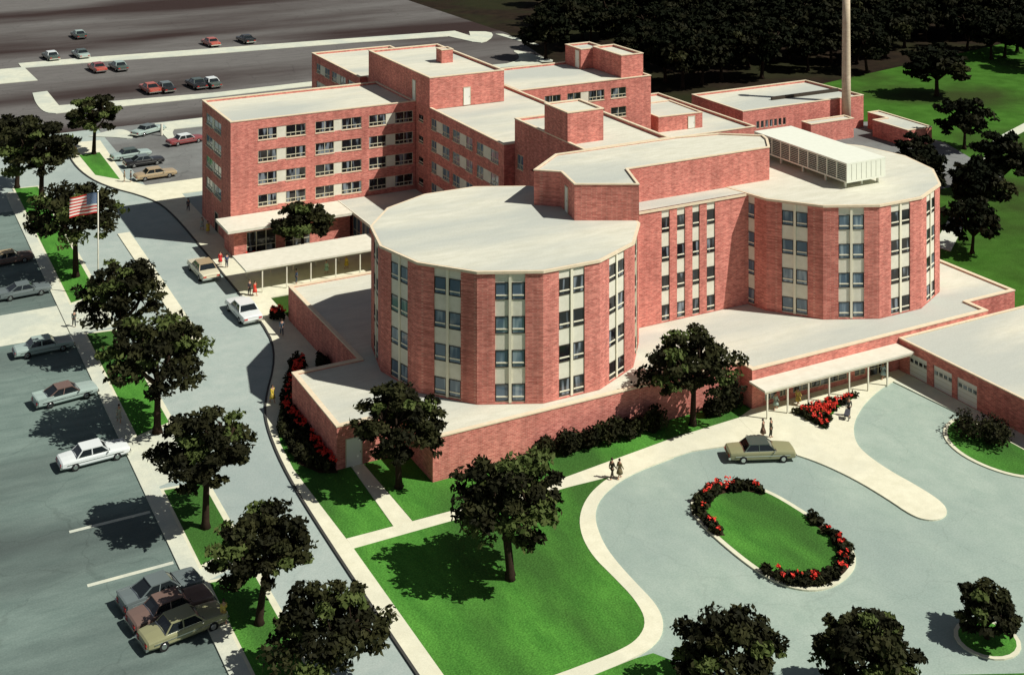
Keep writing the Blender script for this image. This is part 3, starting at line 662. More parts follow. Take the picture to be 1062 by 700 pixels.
def tree_meshes(seed, h, w, ncl=34, per=130, size=.5, mats=('leaf_dark', 'leaf_mid', 'leaf_light'), prob=(.36, .42, .22), twin=False, low=.29):
    rng = np.random.default_rng(seed)
    h *= .95; cz = h * (low + 1) / 2; rz = h * (1 - low) / 2; rr = w / 2
    cl = []
    tries = 0
    lob = [(rng.random() * 6.28, .75 + .35 * rng.random()) for _ in range(3)]
    while len(cl) < ncl and tries < 6000:
        tries += 1
        d = rng.normal(size=3); d /= np.linalg.norm(d)
        if d[2] < -.6: continue
        r = .50 + .40 * rng.random() + .11 * math.sin(3 * math.atan2(d[1], d[0]) + lob[0][0]) + .08 * math.sin(5 * math.atan2(d[1], d[0]) + lob[1][0])
        r = min(r, .86); p = np.array([d[0] * r * rr, d[1] * r * rr, d[2] * r * rz])
        rad = w * (.055 + .085 * rng.random() ** 1.2)
        if all(np.linalg.norm((p - q[0]) / np.array([1, 1, .7])) > .96 * (rad + q[1]) for q in cl): cl.append((p, rad))
    ch = []
    for p, rad in cl:
        mi = int(rng.choice(len(prob), p=prob)); k = rad / (w * .1)
        sh = rng.uniform(.8, 1.35, 2)
        ch.append((leaves(rng, p + np.array([0, 0, cz]), (rad * 1.25 * sh[0], rad * 1.25 * sh[1], rad * .52), int(per * min(1.5, k ** 1.6)), size), mi))
        for _ in range(2):
            q = p * .93 + np.clip(rng.normal(size=3), -1.1, 1.1) * rad * np.array([1.0, 1.0, .6])
            ch.append((leaves(rng, q + np.array([0, 0, cz - .2]), (rad * .75, rad * .75, rad * .26), per // 6, size), mi))
        if rng.random() < .22:
            q = p * .6 + rng.normal(size=3) * .3
            ch.append((leaves(rng, q + np.array([0, 0, cz]), (rad * 1.1, rad * 1.1, rad * .6), per // 3, size), 0))
    crown = leafmesh('crown', ch, mats)
    t = MB(); R0 = .032 * h + .08
    stems = [(0, 0)] if not twin else [(-.28, 0), (.34, .1)]
    tops = []
    for i, (sx, sy) in enumerate(stems):
        lean = rng.normal(size=2) * .25 + np.array([sx * 1.8, sy])
        top = (sx + lean[0], sy + lean[1], h * (low + .2))
        t.tube([(sx, sy, -.15), (sx * .9, sy, h * .05), (sx + lean[0] * .35, sy + lean[1] * .35, h * low * .75), top], [R0 * 1.3, R0 * .85, R0 * .7, R0 * .55], 8)
        tops.append(Vector(top))
    limbs = []
    for k in range(8):
        a = 2 * math.pi * (k + rng.random() * .6) / 8; b0 = tops[k % len(tops)]; up = .1 + .6 * rng.random()
        e = Vector((math.cos(a) * rr * .55, math.sin(a) * rr * .55, cz + rz * (up - .25)))
        s = b0 + Vector((0, 0, -h * .12 * rng.random()))
        mid = s.lerp(e, .5) + Vector((0, 0, -h * .03))
        t.tube([s, mid, e], [R0 * .6, R0 * .44, R0 * .24], 6); limbs.append((s, mid, e))
    for p, rad in cl:
        pt = Vector(p) + Vector((0, 0, cz))
        s, mid, e = min(limbs, key=lambda q: (q[2] - pt).length)
        t.tube([mid.lerp(e, .6), mid.lerp(e, .6).lerp(pt, .5) + Vector((0, 0, .15)), pt], [R0 * .24, R0 * .16, R0 * .07], 4)
    return t.mesh('trunk', M['bark'], smooth=True), crown
def tree(loc, meshes, label, rz=0, sc=1, group=None, name='broadleaf_tree'):
    o = thing(name, label, 'tree', (*loc, .1), rz, group); o.scale = (sc, sc, sc)
    link('trunk', meshes[0], o); link('crown', meshes[1], o); return o

GT = 'trees along the car park islands'
TREES = [  # x, y, height, width, seed, options, label, group
    (-.7, -15.8, 9.9, 9.6, 1, dict(twin=True, ncl=44, size=.42, per=150), 'large dark tree with a forked trunk alone on the big front lawn', None),
    (-3.2, .6, 9.6, 8.4, 2, dict(ncl=38, size=.42, per=140), 'dark tree beside the door path at the corner of the brick base', None),
    (26.5, -2.0, 9.9, 9.8, 3, dict(ncl=40, size=.42, per=140), 'dark spreading tree by the brick base left of the lobby canopy', None),
    (8.2, 60.4, 7.9, 8.0, 4, dict(ncl=34, size=.5), 'small round tree in the courtyard behind the covered walk', None),
    (-6.9, 126.8, 11.3, 9.6, 5, dict(ncl=34, size=.6), 'round dark tree on the grass wedge beside the small car park', None),
    (-19.6, 67.4, 12.8, 12.6, 6, dict(ncl=46, size=.5, per=140), 'wide dark tree behind the flagpole', GT),
    (-19.4, 39.6, 11.6, 10.0, 7, dict(ncl=40, size=.46, per=140), 'dark tree on the car park island just south of the cream driveway', GT),
    (-19.7, 20.9, 12.2, 10.6, 8, dict(ncl=44, size=.45, per=150), 'big dark tree at the end of the long island next to the road bend', GT),
    (-19.9, 2.2, 10.5, 8.6, 9, dict(ncl=38, size=.42, per=150), 'dark tree on the short island beside the white sedan', GT),
    (-19.7, -12.3, 9.2, 7.6, 10, dict(ncl=38, size=.4, per=150, prob=(.35, .45, .2)), 'brownish green tree right of the three parked cars', GT),
    (-17.6, -21.0, 7.0, 8.6, 11, dict(ncl=38, size=.38, per=150, prob=(.25, .45, .3), low=.18), 'low olive green tree at the bottom edge beside the road', GT),
    (5.6, -35.4, 6.2, 8.0, 12, dict(ncl=40, size=.38, per=160, prob=(.3, .5, .2), low=.12), 'broad dark tree below the oval island at the bottom edge, left one of two', None),
    (13.6, -39.6, 6.5, 7.2, 13, dict(ncl=40, size=.38, per=160, prob=(.3, .4, .3), low=.12), 'green tinged dark tree at the bottom edge, right one of two below the oval island', None),
    (-19.4, 99, 14.2, 11.5, 14, dict(ncl=42, size=.6), 'tallest dark tree at the left edge north of the flag tree', GT),
    (-21.2, 112, 12.5, 10, 15, dict(ncl=36, size=.6), 'dark tree at the left edge farthest up the road', GT),
    (26.2, -38.4, 3.9, 4.8, 16, dict(ncl=26, size=.36, low=.1), 'small dark tree at the lower right edge beyond the oval drive', None),
]
for x, y, h, w, sd, op, lb, g in TREES: tree((x, y), tree_meshes(sd, h, w, **op), lb, sd * .9, 1, g)

WM = [tree_meshes(100 + i, 11.5, 10.5 + i % 2, ncl=30, per=80, size=.85, mats=('leaf_wood', 'leaf_dark', 'leaf_mid'), prob=(.65, .29, .06), low=.2) for i in range(4)]
named = [((156.1, 92.3), 1.0, 1.35, 'spreading dark tree standing alone on the sunlit back lawn'),
         ((128.7, 59.4), .85, 1.0, 'dark tree at the right edge beside the path and long annex'),
         ((106.1, 48.2), .72, 1.0, 'round dark tree just right of the louvred enclosure and annex yard'),
         ((98.5, 40), .78, 1.0, 'dark tree close behind the right tower, second from the annex'),
         ((99, 29), .88, 1.0, 'large dark tree right of the right tower at the frame edge'),
         ((88.5, 20.5), .7, 1.0, 'dark tree on the grass just beside the end of the base roof'),
         ((113, 37), .9, 1.0, 'dark tree behind the pair right of the right tower')]
for i, (p, s, ws, lb) in enumerate(named):
    o = tree(p, WM[i % 4], lb, i * 1.7, s, 'trees on the back lawn'); o.scale = (s * ws, s * ws, s)
rg = random.Random(5)
th, ca, sa = math.atan2(.4666, .8845), .8845, .4666
def at(u, v):      # ground point on the plan from the survey sketch
    Y = 1350 * 60 / (v + 200); X = (u - 531) / 1350 * Y
    return (-47.86 + X * ca + Y * sa, -105.4 - X * sa + Y * ca)
wood = [(690, 86), (718, 72), (748, 84), (776, 70), (803, 64), (838, 74), (862, 66), (899, 76), (918, 60), (938, 50), (960, 42), (1003, 52), (1028, 62), (1055, 54), (1080, 74),
        (668, 70), (640, 52), (612, 46), (585, 40), (700, 55), (735, 52), (765, 48), (795, 44), (822, 46), (850, 44), (880, 48), (905, 40), (985, 34)]
wood += [(u_, v_) for u_, v_ in ((566, 62), (590, 52), (656, 82), (676, 56), (708, 92), (728, 88), (760, 62), (790, 82), (818, 62), (846, 58), (872, 52), (889, 66), (1016, 40), (1042, 60), (1066, 66), (925, 38), (960, 30))]
for v0, du in ((38, 27), (29, 27), (18, 29), (7, 31), (-4, 33)):
    u = 572 if v0 > 0 else 545
    while u < 1095: wood.append((u + rg.uniform(-8, 8), v0 + rg.uniform(-4, 4))); u += du
for i, (u, v) in enumerate(wood):
    s = rg.uniform(.95, 1.25)
    tree(at(u, v), WM[i % 4], 'blackish broadleaf tree in the dense shadowy wood behind the hospital', rg.uniform(0, 6), s, 'trees of the dark wood')

def shrub(loc, rx, ry, h, n, label, name='shrub', cat='shrub', mats=('leaf_dark', 'leaf_mid'), fl=0, group=None, seed=1, size=.3, rz=0):
    rng = np.random.default_rng(seed)
    o = thing(name, label, cat, (*loc, .1), rz, group); ch = []
    for i in range(n):
        a = rng.random() * 6.28; r = math.sqrt(rng.random()) * .75
        ch.append((leaves(rng, (math.cos(a) * r * rx, math.sin(a) * r * ry, h * (.35 + .3 * rng.random())), (rx * .42, ry * .42, h * .42), 110, size), int(rng.random() < .4)))
    link('foliage', leafmesh('foliage', ch, mats), o)
    if fl:
        pts = [(leaves(rng, (rng.uniform(-.7, .7) * rx, rng.uniform(-.7, .7) * ry, h * .85), (.3, .3, .15), 10, .22), 0) for _ in range(fl)]
        tag(link('flowers', leafmesh('flowers', pts, ('flower',)), o), kind='stuff')
    return o
SH = [((10.9, -.9), 'low dark shrub at the left end of the shrub row along the brick base'), ((12.8, -1.1), 'second shrub from the left in the row along the brick base'),
      ((15.0, -1.1), 'dark shrub in the row along the brick base, third from the left'), ((17.4, -1.2), 'dark shrub in the row along the brick base, third from the tree'),
      ((19.8, -1.2), 'dark shrub second from the tree trunk by the brick base'), ((22.6, -1.3), 'dark shrub nearest the tree trunk, on its left side'),
      ((29.4, -1.3), 'dark shrub right of the tree trunk by the lobby corner'), ((31.6, -1.1), 'shrub closest to the lobby canopy corner')]
for i, (p, lb) in enumerate(SH): shrub(p, 1.55, .95, 1.9 + .5 * (i % 2), 12, lb, group='shrubs along the brick base', seed=20 + i)
shrub((49.2, -17.4), 2.6, 3.2, 2.2, 16, 'wide dark shrub on the grass verge by the garage', seed=40)
shrub((-1.1, 42.0), .8, 1.3, 1.5, 9, 'dark bush with red flowers at the end of the low wall by the covered walk', 'flowering_bush', 'bush', fl=26, seed=41)
shrub((2.4, 63.6), 1.6, .5, .8, 8, 'low bush with red blooms under the entrance front windows', 'flowering_bush', 'bush', fl=12, seed=42)
shrub((14.4, 61.8), 1.6, 1.0, 1.3, 9, 'dark red flowered bush in the corner of the courtyard', 'flowering_bush', 'bush', fl=22, seed=43)
shrub((-.9, 27.6), .8, 1.6, 1.3, 8, 'dark leafy bush against the low wall near the tall white window', seed=44)

def bed(name, label, pts, origin, n, h, nfl, seed, size=.34, flpts=None, soil=True, cond=None):
    rng = np.random.default_rng(seed)
    o = thing(name, label, 'flower bed', (*origin, .13)); pts = ccw(pts)
    xs = [p[0] for p in pts]; ys = [p[1] for p in pts]
    def ins(x, y):
        c = False
        for (ax, ay), (bx, by) in zip(pts, pts[1:] + pts[:1]):
            if (ay > y) != (by > y) and x < (bx - ax) * (y - ay) / (by - ay) + ax: c = not c
        return c
    if soil:
        s = MB(); s.poly([(*p, .165) for p in pts]); s.build('soil', M['earth'], o, (*origin, .13))
    ch = []; fl = []
    while len(ch) < n:
        x, y = rng.uniform(min(xs), max(xs)), rng.uniform(min(ys), max(ys))
        if not ins(x, y) or (cond and not cond(x, y)): continue
        ch.append((leaves(rng, (x - origin[0], y - origin[1], h * .45), (.45, .45, h * .5), 42, size), int(rng.random() < .3)))
    while len(fl) < nfl:
        x, y = rng.uniform(min(xs), max(xs)), rng.uniform(min(ys), max(ys))
        if not ins(x, y) or (flpts and not flpts(x, y)): continue
        fl.append((leaves(rng, (x - origin[0], y - origin[1], h * .95), (.28, .28, .16), 9, .22), 0))
    link('foliage', leafmesh('foliage', ch, ('leaf_dark', 'leaf_mid')), o)
    tag(link('flowers', leafmesh('flowers', fl, ('flower',)), o), kind='stuff')
bed('flower_bed', 'long dark bed with red flowers against the brick base beside the road', [(-7.05, 5.4), (-7.05, 18.8), (-2.4, 28.5), (-3.0, 30.5), (-4.6, 26.8), (-7.6, 20.0), (-9.2, 15.6), (-9.6, 12), (-9.7, 8.6), (-8.6, 6.2)], (-8, 14), 190, 1.2, 95, 50, flpts=lambda x, y: x > -8.0 + (y > 19) * ((y - 19) * .48))
def ring(angs, k0, k1):
    cx_, cy_ = 21.3, -20.2; out = []
    import bisect
    iv = ccw(oval)
    sel = [p for p in iv if (math.degrees(math.atan2(p[1] - cy_, p[0] - cx_)) - angs[0]) % 360 < (angs[1] - angs[0])]
    sel.sort(key=lambda p: (math.degrees(math.atan2(p[1] - cy_, p[0] - cx_)) - angs[0]) % 360)
    f = lambda p, k: (cx_ + (p[0] - cx_) * k, cy_ + (p[1] - cy_) * k)
    return [f(p, k0) for p in sel] + [f(p, k1) for p in reversed(sel)]
bed('flower_bed', 'dark crescent of red flowers on the upper left end of the oval island', ring((58, 165), .95, .80), (20, -13.5), 56, .7, 20, 51)
bed('flower_bed', 'dark crescent of red flowers round the lower right end of the oval island', ring((222, 365), .95, .82), (22, -26), 74, .7, 20, 52)
slab('planting_lawn', [(36.9, -4.6), (45.0, -4.7), (41.4, -5.8), (39.0, -7.2), (37.3, -8.8)], .155, M['grass'])
bed('flower_bed', 'triangular bed of red flowers and a patch of grass before the lobby canopy', [(36.9, -4.6), (45.0, -4.7), (41.4, -5.8), (39.0, -7.2), (37.3, -8.8)], (39.5, -5.5), 58, .6, 60, 53, soil=False,
    cond=lambda x, y: not ((x - 39.2) ** 2 / 1.6 + (y + 5.9) ** 2 / .6 < 1))

# ------------------------------------------------------------------ flagpole and flag
FX, FY = -18.25, 59.6
fp_ = thing('flagpole', 'tall white flagpole beside the wide dark tree on the car park island', 'flagpole', (FX, FY, .12)); og = (FX, FY, .12)
b = MB(); b.tube([(FX, FY, .1), (FX, FY, 6), (FX, FY, 12.7)], [.11, .09, .06], 10); b.build('pole', M['white'], fp_, og, True)
b = MB(); b.tube([(FX, FY, 12.68), (FX, FY, 12.76), (FX, FY, 12.88), (FX, FY, 12.94)], [.05, .12, .12, .03], 8); b.build('finial', M['chrome'], fp_, og, True)
M['fl_r'] = mat('flag red', (.55, .035, .03), None); M['fl_w'] = mat('flag white', (.78, .76, .68), None); M['fl_b'] = mat('flag blue', (.10, .17, .30), None)
fb_ = MB(); FH, FL, z0 = 2.5, 3.5, 10.1; NX = 28
def FP(s, t, off=0):
    w_ = .28 * math.sin(s * 7.5 + t * 1.2) * (.35 + s) * 1.5; sag = -.5 * s * s + .13 * math.sin(s * 6.5 + 1)
    x = -FL * s * .92; y = w_
    return (x * .885 - y * .466 - .12 * .885 - off * .466 * 0, x * -.466 + y * -.885 - off, z0 + FH * t + sag)
for i in range(NX):
    for j in range(13):
        s0, s1 = i / NX, (i + 1) / NX; t0, t1 = j / 13, (j + 1) / 13
        mi = 2 if (s1 <= .43 and j >= 6) else (0 if j % 2 == 0 else 1)
        fb_.poly([FP(s0, t0), FP(s1, t0), FP(s1, t1), FP(s0, t1)], mi)
for r_ in range(9):
    for c_ in range(6 if r_ % 2 == 0 else 5):
        s = (.035 + .07 * c_ + (0 if r_ % 2 == 0 else .035)); t = 6 / 13 + (7 / 13) * (r_ + .5) / 9
        for off in (.012, -.012):
            fb_.poly([FP(s - .012, t, off), FP(s, t - .017, off), FP(s + .012, t, off), FP(s, t + .017, off)], 1)
fo = fb_.build('flag', [M['fl_r'], M['fl_w'], M['fl_b']], None, (0, 0, 0)); fo.location = (FX, FY, 0)
tag(fo, 'American flag with stars and stripes flying from the tall white flagpole', 'flag')

# ------------------------------------------------------------------ cars
def loft(mb, secs, mi=0, capends=True):
    rings = []
    for s in secs: b_ = len(mb.v); mb.v += s; rings.append(b_)
    n = len(secs[0])
    for a, c in zip(rings, rings[1:]):
        for k in range(n): mb.f.append((a + k, c + k, c + (k + 1) % n, a + (k + 1) % n)); mb.m.append(mi)
    if capends:
        mb.f.append(tuple(rings[0] + k for k in range(n))); mb.m.append(mi)
        mb.f.append(tuple(rings[-1] + k for k in reversed(range(n)))); mb.m.append(mi)
def car_proto(kind):
    o = thing('parked_car', 'x', 'car')
    L = 5.7 if kind != 'coupe' else 5.6; hl = L / 2
    b = MB(); secs = []
    prof = {'sedan': [(-hl, .42, .84, .86), (-hl + .12, .34, .92, .96), (-hl + .7, .30, .96, 1.0), (-1.5, .28, .98, 1.02), (1.2, .28, 1.0, 1.02), (hl - .6, .30, .93, 1.0), (hl - .12, .34, .88, .97), (hl, .44, .80, .88)],
            'coupe': [(-hl, .45, .98, .82), (-hl + .12, .34, 1.02, .98), (-hl + .8, .30, .98, 1.0), (-1.4, .28, .95, 1.02), (1.1, .28, .98, 1.02), (hl - .6, .30, .93, 1.0), (hl - .1, .34, .88, .98), (hl, .42, .82, .92)]}[kind]
    for x, zb, zt, hw in prof:
        secs.append([(x, -hw * .92, zb), (x, -hw, zb + .12), (x, -hw, zt - .16), (x, -hw * .95, zt - .04), (x, -hw * .72, zt - .01), (x, 0, zt + .02),
                     (x, hw * .72, zt - .01), (x, hw * .95, zt - .04), (x, hw, zt - .16), (x, hw, zb + .12), (x, hw * .92, zb)])
    loft(b, secs)
    if kind == 'coupe':
        for s in (-1, 1): b.box(-hl + .02, -hl + 1.5, s * .95 - .05, s * .95 + .05, .9, 1.06)
    b.build('body', [M['white']], o)
    g = {'sedan': (-1.55, -1.05, .55, 1.15), 'coupe': (-1.75, -.85, .45, 1.1)}[kind]
    zb, zt = .95, 1.44
    q = MB(); bw, tw = .90, .70
    loft(q, [[(g[0], -bw, zb), (g[0], bw, zb), (g[3], bw, zb), (g[3], -bw, zb)], [(g[1], -tw, zt), (g[1], tw, zt), (g[2], tw, zt), (g[2], -tw, zt)]], 0, True)
    q.build('window_glass', [M['carglass']], o)
    r = MB(); r.box(g[1] - .06, g[2] + .06, -tw - .04, tw + .04, zt - .02, zt + .06)
    pl = r
    for s in (-1, 1):
        for (xb, xt) in ((g[0], g[1]), (g[3], g[2]), ((g[0] + g[3]) / 2 - .1, (g[1] + g[2]) / 2 - .05)):
            pl.tube([(xb, s * (bw + .005), zb), (xt, s * (tw + .005), zt)], [.05, .045], 4)
    pl.build('roof', [M['white']], o)
    c = MB()
    for s in (-1, 1): c.box(-hl + .5, hl - .5, s * 1.02 - .015, s * 1.02 + .015, .60, .66)
    for x0, x1, y0, y1 in ((g[0] - .03, g[3] + .03, -bw - .03, -bw + .02), (g[0] - .03, g[3] + .03, bw - .02, bw + .03), (g[0] - .05, g[0] + .01, -bw, bw), (g[3] - .01, g[3] + .05, -bw, bw)):
        c.box(x0, x1, y0, y1, zb - .01, zb + .05)
    c.build('trim', [M['chrome']], o)
    for x0, x1, nm in ((-hl - .1, -hl + .08, 'rear_bumper'), (hl - .08, hl + .1, 'front_bumper')):
        c = MB(); c.box(x0, x1, -.98, .98, .38, .56); c.build(nm, [M['chrome']], o)
    c = MB(); c.box(hl - .03, hl + .02, -.5, .5, .58, .76); c.build('grille', [M['chrome']], o)
    for s in (-1, 1):
        c = MB(); c.tube([(hl - .08, s * .68, .68), (hl + .03, s * .68, .68)], [.11, .11], 10); c.build('headlight', [M['lampwhite']], o)
        c = MB(); c.box(-hl - .03, -hl + .05, s * .7 - .16, s * .7 + .16, .62, .74); c.build('taillight', [M['lampred']], o)
        c = MB(); c.box(.9, 1.0, s * 1.02 - .01 * 0, s * 1.02 + s * .14, .92, 1.0) if s > 0 else c.box(.9, 1.0, s * 1.02 - .14, s * 1.02, .92, 1.0); c.build('mirror', [M['chrome']], o)
        for x in (-hl + 1.15, hl - 1.1):
            wl = MB(); y = s * .93
            wl.tube([(x, y - .11, .33), (x, y + .11, .33)], [.33, .33], 14)
            w_ = wl.build('wheel', [M['tyre']], o)
            rm = MB(); rm.tube([(x, y + s * .10, .33), (x, y + s * .125, .33)], [.2, .17], 12); rm.build('hubcap', [M['chrome']], w_)
    return o
CP = {'sedan': car_proto('sedan'), 'coupe': car_proto('coupe')}
PC = {}
def cpaint(c):
    if c not in PC:
        m = bpy.data.materials.new('car paint'); m.use_nodes = True; b_ = m.node_tree.nodes['Principled BSDF']
        b_.inputs['Base Color'].default_value = (*c, 1); b_.inputs['Roughness'].default_value = .3; b_.inputs['Coat Weight'].default_value = .25; b_.inputs['Coat Roughness'].default_value = .15
        PC[c] = m
    return PC[c]
WHT, CRM = (.70, .74, .72), (.62, .58, .42)
BLK, DKG, MAR, RED, TAN, OLV, SLT, BRN, AQU = (.015, .015, .016), (.06, .085, .07), (.24, .05, .05), (.42, .10, .07), (.38, .29, .17), (.26, .26, .14), (.13, .16, .158), (.16, .105, .085), (.34, .43, .39)
LT = 'cars in the front car park'; UP = 'cars in the upper car park'; SM = 'cars in the small car park'
CARS = [  # x, y, heading deg (0 = +x), kind, body, roof, label, group
    (-4.9, 60.9, 92, 'sedan', CRM, TAN, 'cream sedan with tan roof stopped at the kerb by the covered walk', None),
    (-4.2, 45.2, 92, 'sedan', WHT, WHT, 'white sedan pulled up at the kerb before the low brick wall', None),
    (-26.1, 18.2, 4, 'sedan', WHT, WHT, 'white sedan parked alone beside the lower driveway', LT),
    (-26.4, 32.2, 8, 'coupe', AQU, BRN, 'two tone car with brown roof and pale green body in the front car park', LT),
    (-26.6, 45.5, 2, 'sedan', AQU, AQU, 'pale green grey car just south of the cream driveway', LT),
    (-26.3, 63.9, 4, 'coupe', SLT, SLT, 'slate blue car at the left edge north of the cream driveway', LT),
    (-26.6, 76.9, 4, 'sedan', BRN, TAN, 'brown car with tan roof at the far left edge of the front car park', LT),
    (-25.4, -5.6, 9, 'coupe', SLT, SLT, 'slate grey car, uppermost of three parked side by side', LT),
    (-25.2, -8.15, 9, 'sedan', BRN, BRN, 'brown car, middle of three parked side by side', LT),
    (-24.9, -10.7, 9, 'sedan', OLV, OLV, 'olive car, lowest of three parked side by side', LT),
    (28.4, -9.9, -24, 'sedan', OLV, DKG, 'dark olive sedan standing at the kerb above the oval island', None),
    (8.9, 127.0, 12, 'sedan', MAR, WHT, 'maroon car with a white roof beside the ward wing corner', SM),
    (-1.7, 121.6, 6, 'sedan', AQU, DKG, 'grey green car half hidden behind a black one in the small car park', SM),
    (-.7, 116.2, 4, 'coupe', BLK, SLT, 'black car with grey roof second from the pavement in the small car park', SM),
    (-.7, 107.6, 4, 'sedan', TAN, TAN, 'tan sedan nearest the pavement in the small car park', SM),
    (4.6, 137.2, 30, 'sedan', AQU, SLT, 'pale car at the top of the small car park by the white post', SM),
    (-.4, 219.6, 96, 'sedan', DKG, WHT, 'dark green car with white roof, leftmost beyond the first kerb', UP),
    (6.3, 218.9, 96, 'sedan', AQU, DKG, 'pale car with dark roof, second beyond the first kerb', UP),
    (10.4, 246.5, 94, 'coupe', DKG, AQU, 'green car farthest away at the top left', UP),
    (6.8, 200.2, 96, 'sedan', RED, MAR, 'red brown car just below the long white kerb', UP),
    (11.4, 199.6, 96, 'sedan', DKG, AQU, 'green car right of the red brown car below the long kerb', UP),
    (12.6, 172.6, 96, 'coupe', RED, RED, 'red car beside a black one at the lower kerb', UP),
    (15.6, 172.2, 96, 'sedan', BLK, SLT, 'black car touching the red one at the lower kerb', UP),
    (22.4, 172.6, 96, 'sedan', BLK, DKG, 'black car beside a white roofed one at the lower kerb', UP),
    (25.4, 172.2, 96, 'sedan', DKG, WHT, 'white roofed dark car at the right end of the lower kerb', UP),
    (37.9, 219.6, 96, 'sedan', RED, RED, 'red car at the upper right of the far car park', UP),
    (46.9, 219.6, 96, 'coupe', BLK, BLK, 'black car farthest right in the upper car park', UP),
]
used = set()
for x, y, hd, kd, bc, rc, lb, g in CARS:
    o = CP[kd] if kd not in used else copy_tree(CP[kd]); used.add(kd)
    o.location = (x, y, .02); o.rotation_euler = (0, 0, R(hd)); s_ = 1.22 if x > -5.5 and 40 < y < 62 else 1.3 if g == UP else (1.15 if g == SM else 1.08); o.scale = (s_, s_, s_)
    o['label'] = lb
    if g: o['group'] = g
    elif 'group' in o: del o['group']
    paint(o, 'body', cpaint(bc)); paint(o, 'roof', cpaint(rc))
b = MB(); b.tube([(6.4, 134.5, .1), (6.4, 134.5, 2.2)], [.25, .22], 10)
o = b.build('bollard', M['white'], None, (6.4, 134.5, 0)); tag(o, 'thick white post at the kerb of the small car park', 'bollard')

# ------------------------------------------------------------------ people
def skin_mesh(name, nodes, edges, root=0, sub=1):
    me = bpy.data.meshes.new(name); me.from_pydata([n_[:3] for n_ in nodes], edges, [])
    ob = bpy.data.objects.new(name, me); COL.objects.link(ob)
    sk = ob.modifiers.new('skin', 'SKIN'); ob.modifiers.new('sub', 'SUBSURF').levels = sub
    for i, n_ in enumerate(nodes): me.skin_vertices[0].data[i].radius = (n_[3], n_[4] if len(n_) > 4 else n_[3])
    me.skin_vertices[0].data[root].use_root = True
    dg = bpy.context.evaluated_depsgraph_get(); ev = ob.evaluated_get(dg)
    m2 = bpy.data.meshes.new_from_object(ev); m2.name = name
    bpy.data.objects.remove(ob); m2.polygons.foreach_set('use_smooth', [True] * len(m2.polygons)); return m2
def person_meshes(st, arm):
    # facing +x; st = stride, arm = swing
    nodes = [(0, 0, .95, .13, .11), (0, 0, 1.2, .13, .11), (0, 0, 1.42, .15, .10), (0, 0, 1.53, .05, .05), (.02, 0, 1.60, .075, .085), (.02, 0, 1.70, .085, .09), (.01, 0, 1.77, .05, .05)]
    edges = [(0, 1), (1, 2), (2, 3), (3, 4), (4, 5), (5, 6)]
    for s in (-1, 1):
        b_ = len(nodes); f = st * s
        nodes += [(0, .09 * s, .86, .09), (f * .5, .1 * s, .48, .065), (f - .06, .1 * s, .09, .045), (f + .12, .11 * s, .05, .04)]
        edges += [(0, b_), (b_, b_ + 1), (b_ + 1, b_ + 2), (b_ + 2, b_ + 3)]
        b_ = len(nodes); g_ = -arm * s
        nodes += [(0, .19 * s, 1.40, .06), (g_ * .4, .23 * s, 1.13, .045), (g_ + .06, .22 * s, .90, .035), (g_ + .09, .21 * s, .80, .036)]
        edges += [(2, b_), (b_, b_ + 1), (b_ + 1, b_ + 2), (b_ + 2, b_ + 3)]
    body = skin_mesh('body', nodes, edges)
    nodes = [(0, 0, .84, .17, .14), (0, 0, 1.15, .155, .13), (0, 0, 1.42, .17, .12), (0, 0, 1.49, .08, .08)]; edges = [(0, 1), (1, 2), (2, 3)]
    for s in (-1, 1):
        b_ = len(nodes); g_ = -arm * s
        nodes += [(0, .19 * s, 1.40, .08), (g_ * .4, .23 * s, 1.13, .062), (g_ + .05, .22 * s, .93, .05)]; edges += [(2, b_), (b_, b_ + 1), (b_ + 1, b_ + 2)]
    coat = skin_mesh('coat', nodes, edges)
    nodes = [(0, 0, .93, .15, .13)]; edges = []
    for s in (-1, 1):
        b_ = len(nodes); f = st * s
        nodes += [(0, .09 * s, .84, .11), (f * .5, .1 * s, .48, .085), (f - .06, .1 * s, .12, .065)]; edges += [(0, b_), (b_, b_ + 1), (b_ + 1, b_ + 2)]
    trousers = skin_mesh('trousers', nodes, edges)
    sk = MB(); sk.tube([(0, 0, .48), (0, 0, .7), (0, 0, .98)], [.30, .25, .16], 14); skirt = sk.mesh('skirt', M['white'], smooth=True)
    hair = MB(); hair.tube([(-.02, 0, 1.64), (-.025, 0, 1.70), (-.01, 0, 1.77), (0, 0, 1.82)], [.10, .112, .09, .03], 10); hair = hair.mesh('hair', M['hair'], smooth=True)
    for m_ in (coat, trousers): m_.materials.append(M['white'])
    body.materials.append(M['skin'])
    return dict(body=body, coat=coat, trousers=trousers, skirt=skirt, hair=hair)
PM = {'walk': person_meshes(.26, .2), 'stand': person_meshes(.05, .02)}
CLM = {}
def cloth(c):
    if c not in CLM: CLM[c] = mat('cloth', c, None, rough=.85)
    return CLM[c]
